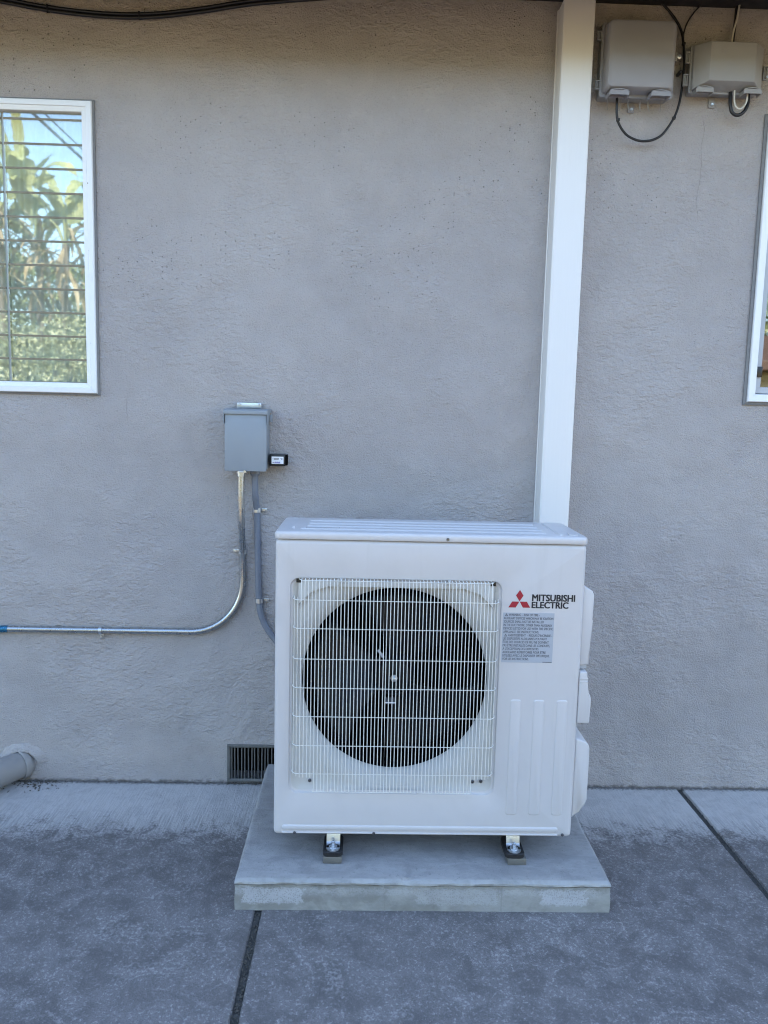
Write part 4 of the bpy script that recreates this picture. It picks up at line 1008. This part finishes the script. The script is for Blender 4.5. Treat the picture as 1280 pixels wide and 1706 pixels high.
# ------------------------------------------------------------------ garden behind the camera (seen mirrored in the glass)
def paddle(length, width, droop, seed, tears=True):
    """a big paddle leaf: folded along the midrib, arching, torn between veins"""
    rr = random.Random(seed); bm = B(); n = 22
    mid = []; a = R(70); p = Vector((0, 0, 0))
    for i in range(n + 1):
        mid.append(p.copy()); p = p + Vector((math.cos(a), 0, math.sin(a))) * length / n; a -= droop / n * (0.4 + 1.4 * i / n)
    wd_ = [width * math.sin(min(1, (i / n) * 1.02) ** .75 * math.pi) ** .55 * .5 + .002 for i in range(n + 1)]
    for s in (-1, 1):
        i = 0
        while i < n:
            j = min(n, i + (rr.randint(2, 5) if tears else n)); tw = rr.uniform(-.25, .15); last = None
            for q in range(i, j + 1):
                gap = .82 if tears and q in (i, j) else 1
                nrm = Vector((0, s, .35 + tw))
                a_ = bm.verts.new(mid[q]); b_ = bm.verts.new(mid[q] + nrm * wd_[q] * .55); c_ = bm.verts.new(mid[q] + Vector((.03 * s * 0, s, .12 + tw * 1.6)) * wd_[q] * gap)
                if last: bm.faces.new((last[0], a_, b_, last[1])); bm.faces.new((last[1], b_, c_, last[2]))
                last = (a_, b_, c_)
            i = j
    return bm
def bird_plant(loc, label, stems, seed):
    rr = random.Random(seed); t = thing('bird_of_paradise_plant', label, 'plant', None, loc)
    def leaf(top_, az, lean, pl, L, wd, droop, roll=0.0):
        tip = top_ + Vector((math.cos(az) * lean * pl, math.sin(az) * lean * pl, pl * (1.05 - lean * .5)))
        bm = paddle(L, wd, droop, rr.random())
        bmesh.ops.transform(bm, matrix=Matrix.Translation(tip) @ Matrix.Rotation(az, 4, 'Z') @ Matrix.Rotation(roll, 4, 'X'), verts=bm.verts)
        lf = obj('leaf', bm, M['leaf_paddle'], t, 0)
        bm = B(); tube(bm, spline([top_ - Vector((0, 0, .1)), top_.lerp(tip, .5) + Vector((0, 0, .04)), tip], 4), .014, 6); obj('petiole', bm, M['leaf_paddle'], lf, 60)
    for (sx, sy, h) in stems:
        top_ = Vector((sx * 1.3, sy * 1.3, h))
        bm = B(); tube(bm, spline([(sx * .3, sy * .3, -.12), (sx, sy, h * .5), top_], 4), .055, 8); obj('stem', bm, M['bark'], t, 60)
        for k in range(8):
            leaf(top_, rr.uniform(0, 6.28), rr.uniform(.1, .7), rr.uniform(.25, .55), rr.uniform(.65, 1.0), rr.uniform(.14, .24), rr.uniform(.5, 2.4), rr.uniform(-.9, .9))
        for k in range(34):
            az = rr.uniform(0, 6.28); bm = paddle(rr.uniform(.35, .85), rr.uniform(.03, .09), 1.0, rr.random())
            mt = Matrix.Translation(top_ + Vector((math.cos(az) * .08, math.sin(az) * .08, rr.uniform(-.55, .35)))) @ Matrix.Rotation(az, 4, 'Z') @ Matrix.Rotation(R(rr.uniform(15, 135)), 4, 'Y')
            bmesh.ops.transform(bm, matrix=mt, verts=bm.verts); obj('dry_leaf', bm, M['leaf_dry'], t, 0)
    leaf(Vector((.15, .25, 4.0)), 1.2, .1, .45, .85, .34, 2.6, -.5)
    leaf(Vector((.20, .30, 3.9)), .15, .2, .5, .80, .30, 2.5, -.6)
    for dx in (-.24, -.12, .0): leaf(Vector((dx, .1, 4.15)), 1.4 + dx, .08, .35, 1.25, .15, .25, dx * 2)
    return t
bird_plant((-4.35, -8.1, 0), 'tall paddle-leaved plant whose leaves fill the top of the louvre window reflection', [(-.30, .1, 3.9), (.05, -.15, 3.6), (.40, .05, 3.75), (-.75, -.1, 3.9)], 11)

def shrub(loc, h, rx, ry, label, mat, n, seed, z0=0.1, ls=.05):
    rr = random.Random(seed); t = thing('garden_shrub', label, 'shrub', 'shrubs of the garden facing the wall', loc)
    bm = B()
    for k in range(4):
        a = rr.uniform(0, 6.28); tube(bm, spline([(0, 0, -.12), (math.cos(a) * rx * .2, math.sin(a) * ry * .2, h * .35), (math.cos(a) * rx * .5, math.sin(a) * ry * .5, h * .8)], 4), .03, 6)
    obj('trunk', bm, M['bark'], t, 60)
    lob = [(Vector((rr.uniform(-1, 1) * rx * .75, rr.uniform(-1, 1) * ry * .6, z0 + (h - z0) * rr.uniform(.12, .92))), rr.uniform(.28, .5)) for _ in range(26)]
    vs_, fs_ = [], []
    for k in range(n):
        c, r_ = lob[rr.randrange(len(lob))]
        d = Vector((rr.gauss(0, 1), rr.gauss(0, 1), rr.gauss(0, 1))).normalized() * r_ * rr.random() ** .35
        p = c + d; u = Vector((rr.gauss(0, 1), rr.gauss(0, 1), rr.gauss(0, 1))).normalized(); q = u.cross(Vector((rr.gauss(0, 1), rr.gauss(0, 1), rr.gauss(0, 1)))).normalized()
        s = ls * rr.uniform(.6, 1.3); i0 = len(vs_)
        vs_ += [p - u * s, p + q * s * .42, p + u * s, p - q * s * .42]; fs_.append((i0, i0 + 1, i0 + 2, i0 + 3))
    me = bpy.data.meshes.new('crown'); me.from_pydata(vs_, [], fs_); link('crown', me, M[mat], t, 0)
SH = [((-3.2, -9.3, 0), 3.7, .9, .6, 'leafy green shrub right of the paddle-leaved plant in the reflection', 'leaf_shrub', 16000),
      ((-4.5, -9.6, 0), 4.0, .9, .6, 'leafy shrub directly behind the paddle-leaved plant', 'leaf_shrub_pale', 16000),
      ((-5.9, -9.2, 0), 4.2, 1.0, .8, 'tall shrub left of the paddle-leaved plant', 'leaf_shrub', 14000),
      ((-3.8, -7.1, 0), 2.6, .8, .6, 'low pale shrub in front of the paddle-leaved plant', 'leaf_shrub_pale', 16000),
      ((-4.9, -7.3, 0), 2.8, .8, .6, 'low green shrub in front and left of the paddle-leaved plant', 'leaf_shrub', 14000)]
for i, a in enumerate(SH): shrub(*a, 40 + i, ls=.036)

hd = thing('hedge', 'tall clipped hedge opposite the house wall, drawn out to block low sky', 'hedge', loc=(1, -11.6, 0))  # foliage mirrored in the window; its unseen length is added to block low sky
rr = random.Random(77); vs_, fs_ = [], []
for k in range(60000):
    x = rr.uniform(-12, 12); top_ = 4.1 + .35 * noise.noise((x * .5, 3, 1)) + .2 * noise.noise((x * 2.1, 8, 1))
    z = top_ * rr.random() ** .8; y = rr.choice((-1, 1)) * (.55 - .25 * rr.random() ** 2) + .15 * noise.noise((x * 1.3, z * 1.3, 4))
    if rr.random() < .12: y = rr.uniform(-.5, .5); z = top_ - .15 * rr.random()
    p = Vector((x, y, z)); u = Vector((rr.gauss(0, 1), rr.gauss(0, 1), rr.gauss(0, 1))).normalized(); q = u.cross(Vector((rr.gauss(0, 1), rr.gauss(0, 1), rr.gauss(0, 1)))).normalized()
    s = .075 * rr.uniform(.6, 1.3); i0 = len(vs_); vs_ += [p - u * s, p + q * s * .45, p + u * s, p - q * s * .45]; fs_.append((i0, i0 + 1, i0 + 2, i0 + 3))
me = bpy.data.meshes.new('foliage'); me.from_pydata(vs_, [], fs_); link('foliage', me, M['leaf_shrub'], hd, 0)
for k in range(12):
    x = -11.3 + k * 2.05; bm = B(); tube(bm, [(x, 0, -.12), (x + .05, 0, 1.6), (x - .05, .05, 3.2)], .06, 7, rs=[.08, .06, .03]); obj('stem', bm, M['bark'], hd, 60)

# garden shed mirrored in the right window
sh = thing('garden_shed', 'pale yellow garden shed with brown overhanging roof facing the house', 'shed', loc=(6.2, -9.5, -.1))
bm = B(); box(bm, -1.6, 1.6, -1.2, 1.0, 0, 2.35); obj('wall', bm, M['shed_yellow'], sh, 0)
bm = B(); prism(bm, [(-1.6, 2.36), (1.35, 2.36), (1.35, 2.50), (-.1, 3.0), (-1.6, 2.50)], 'x', -1.9, 1.9, .01); obj('roof', bm, M['wood_brown'], sh, 0)
bm = B(); box(bm, -.45, .45, 1.002, 1.04, .02, 2.0, .005); dr = obj('door', bm, M['wood_brown'], sh)
bm = B(); box(bm, .32, .36, 1.041, 1.07, .95, 1.05, .004); obj('handle', bm, M['zinc'], dr)

# overhead wires running along the lane beside the house
for i, (x, z, where) in enumerate(((-6.05, 7.05, 'highest'), (-5.75, 6.75, 'second highest'), (-5.3, 6.55, 'third highest'), (-6.4, 6.2, 'lowest'))):
    bm = B(); pts = []
    for k in range(41):
        t = k / 40; pts.append((x, -60 + 100 * t, z + 1.2 * (2 * t - 1) ** 2 * .6))
    tube(bm, pts, .013, 6)
    o = obj('overhead_wire', bm, CB, None, 60); tag(o, where + ' of the four dark overhead wires mirrored in the louvre window', 'wire', 'overhead wires')
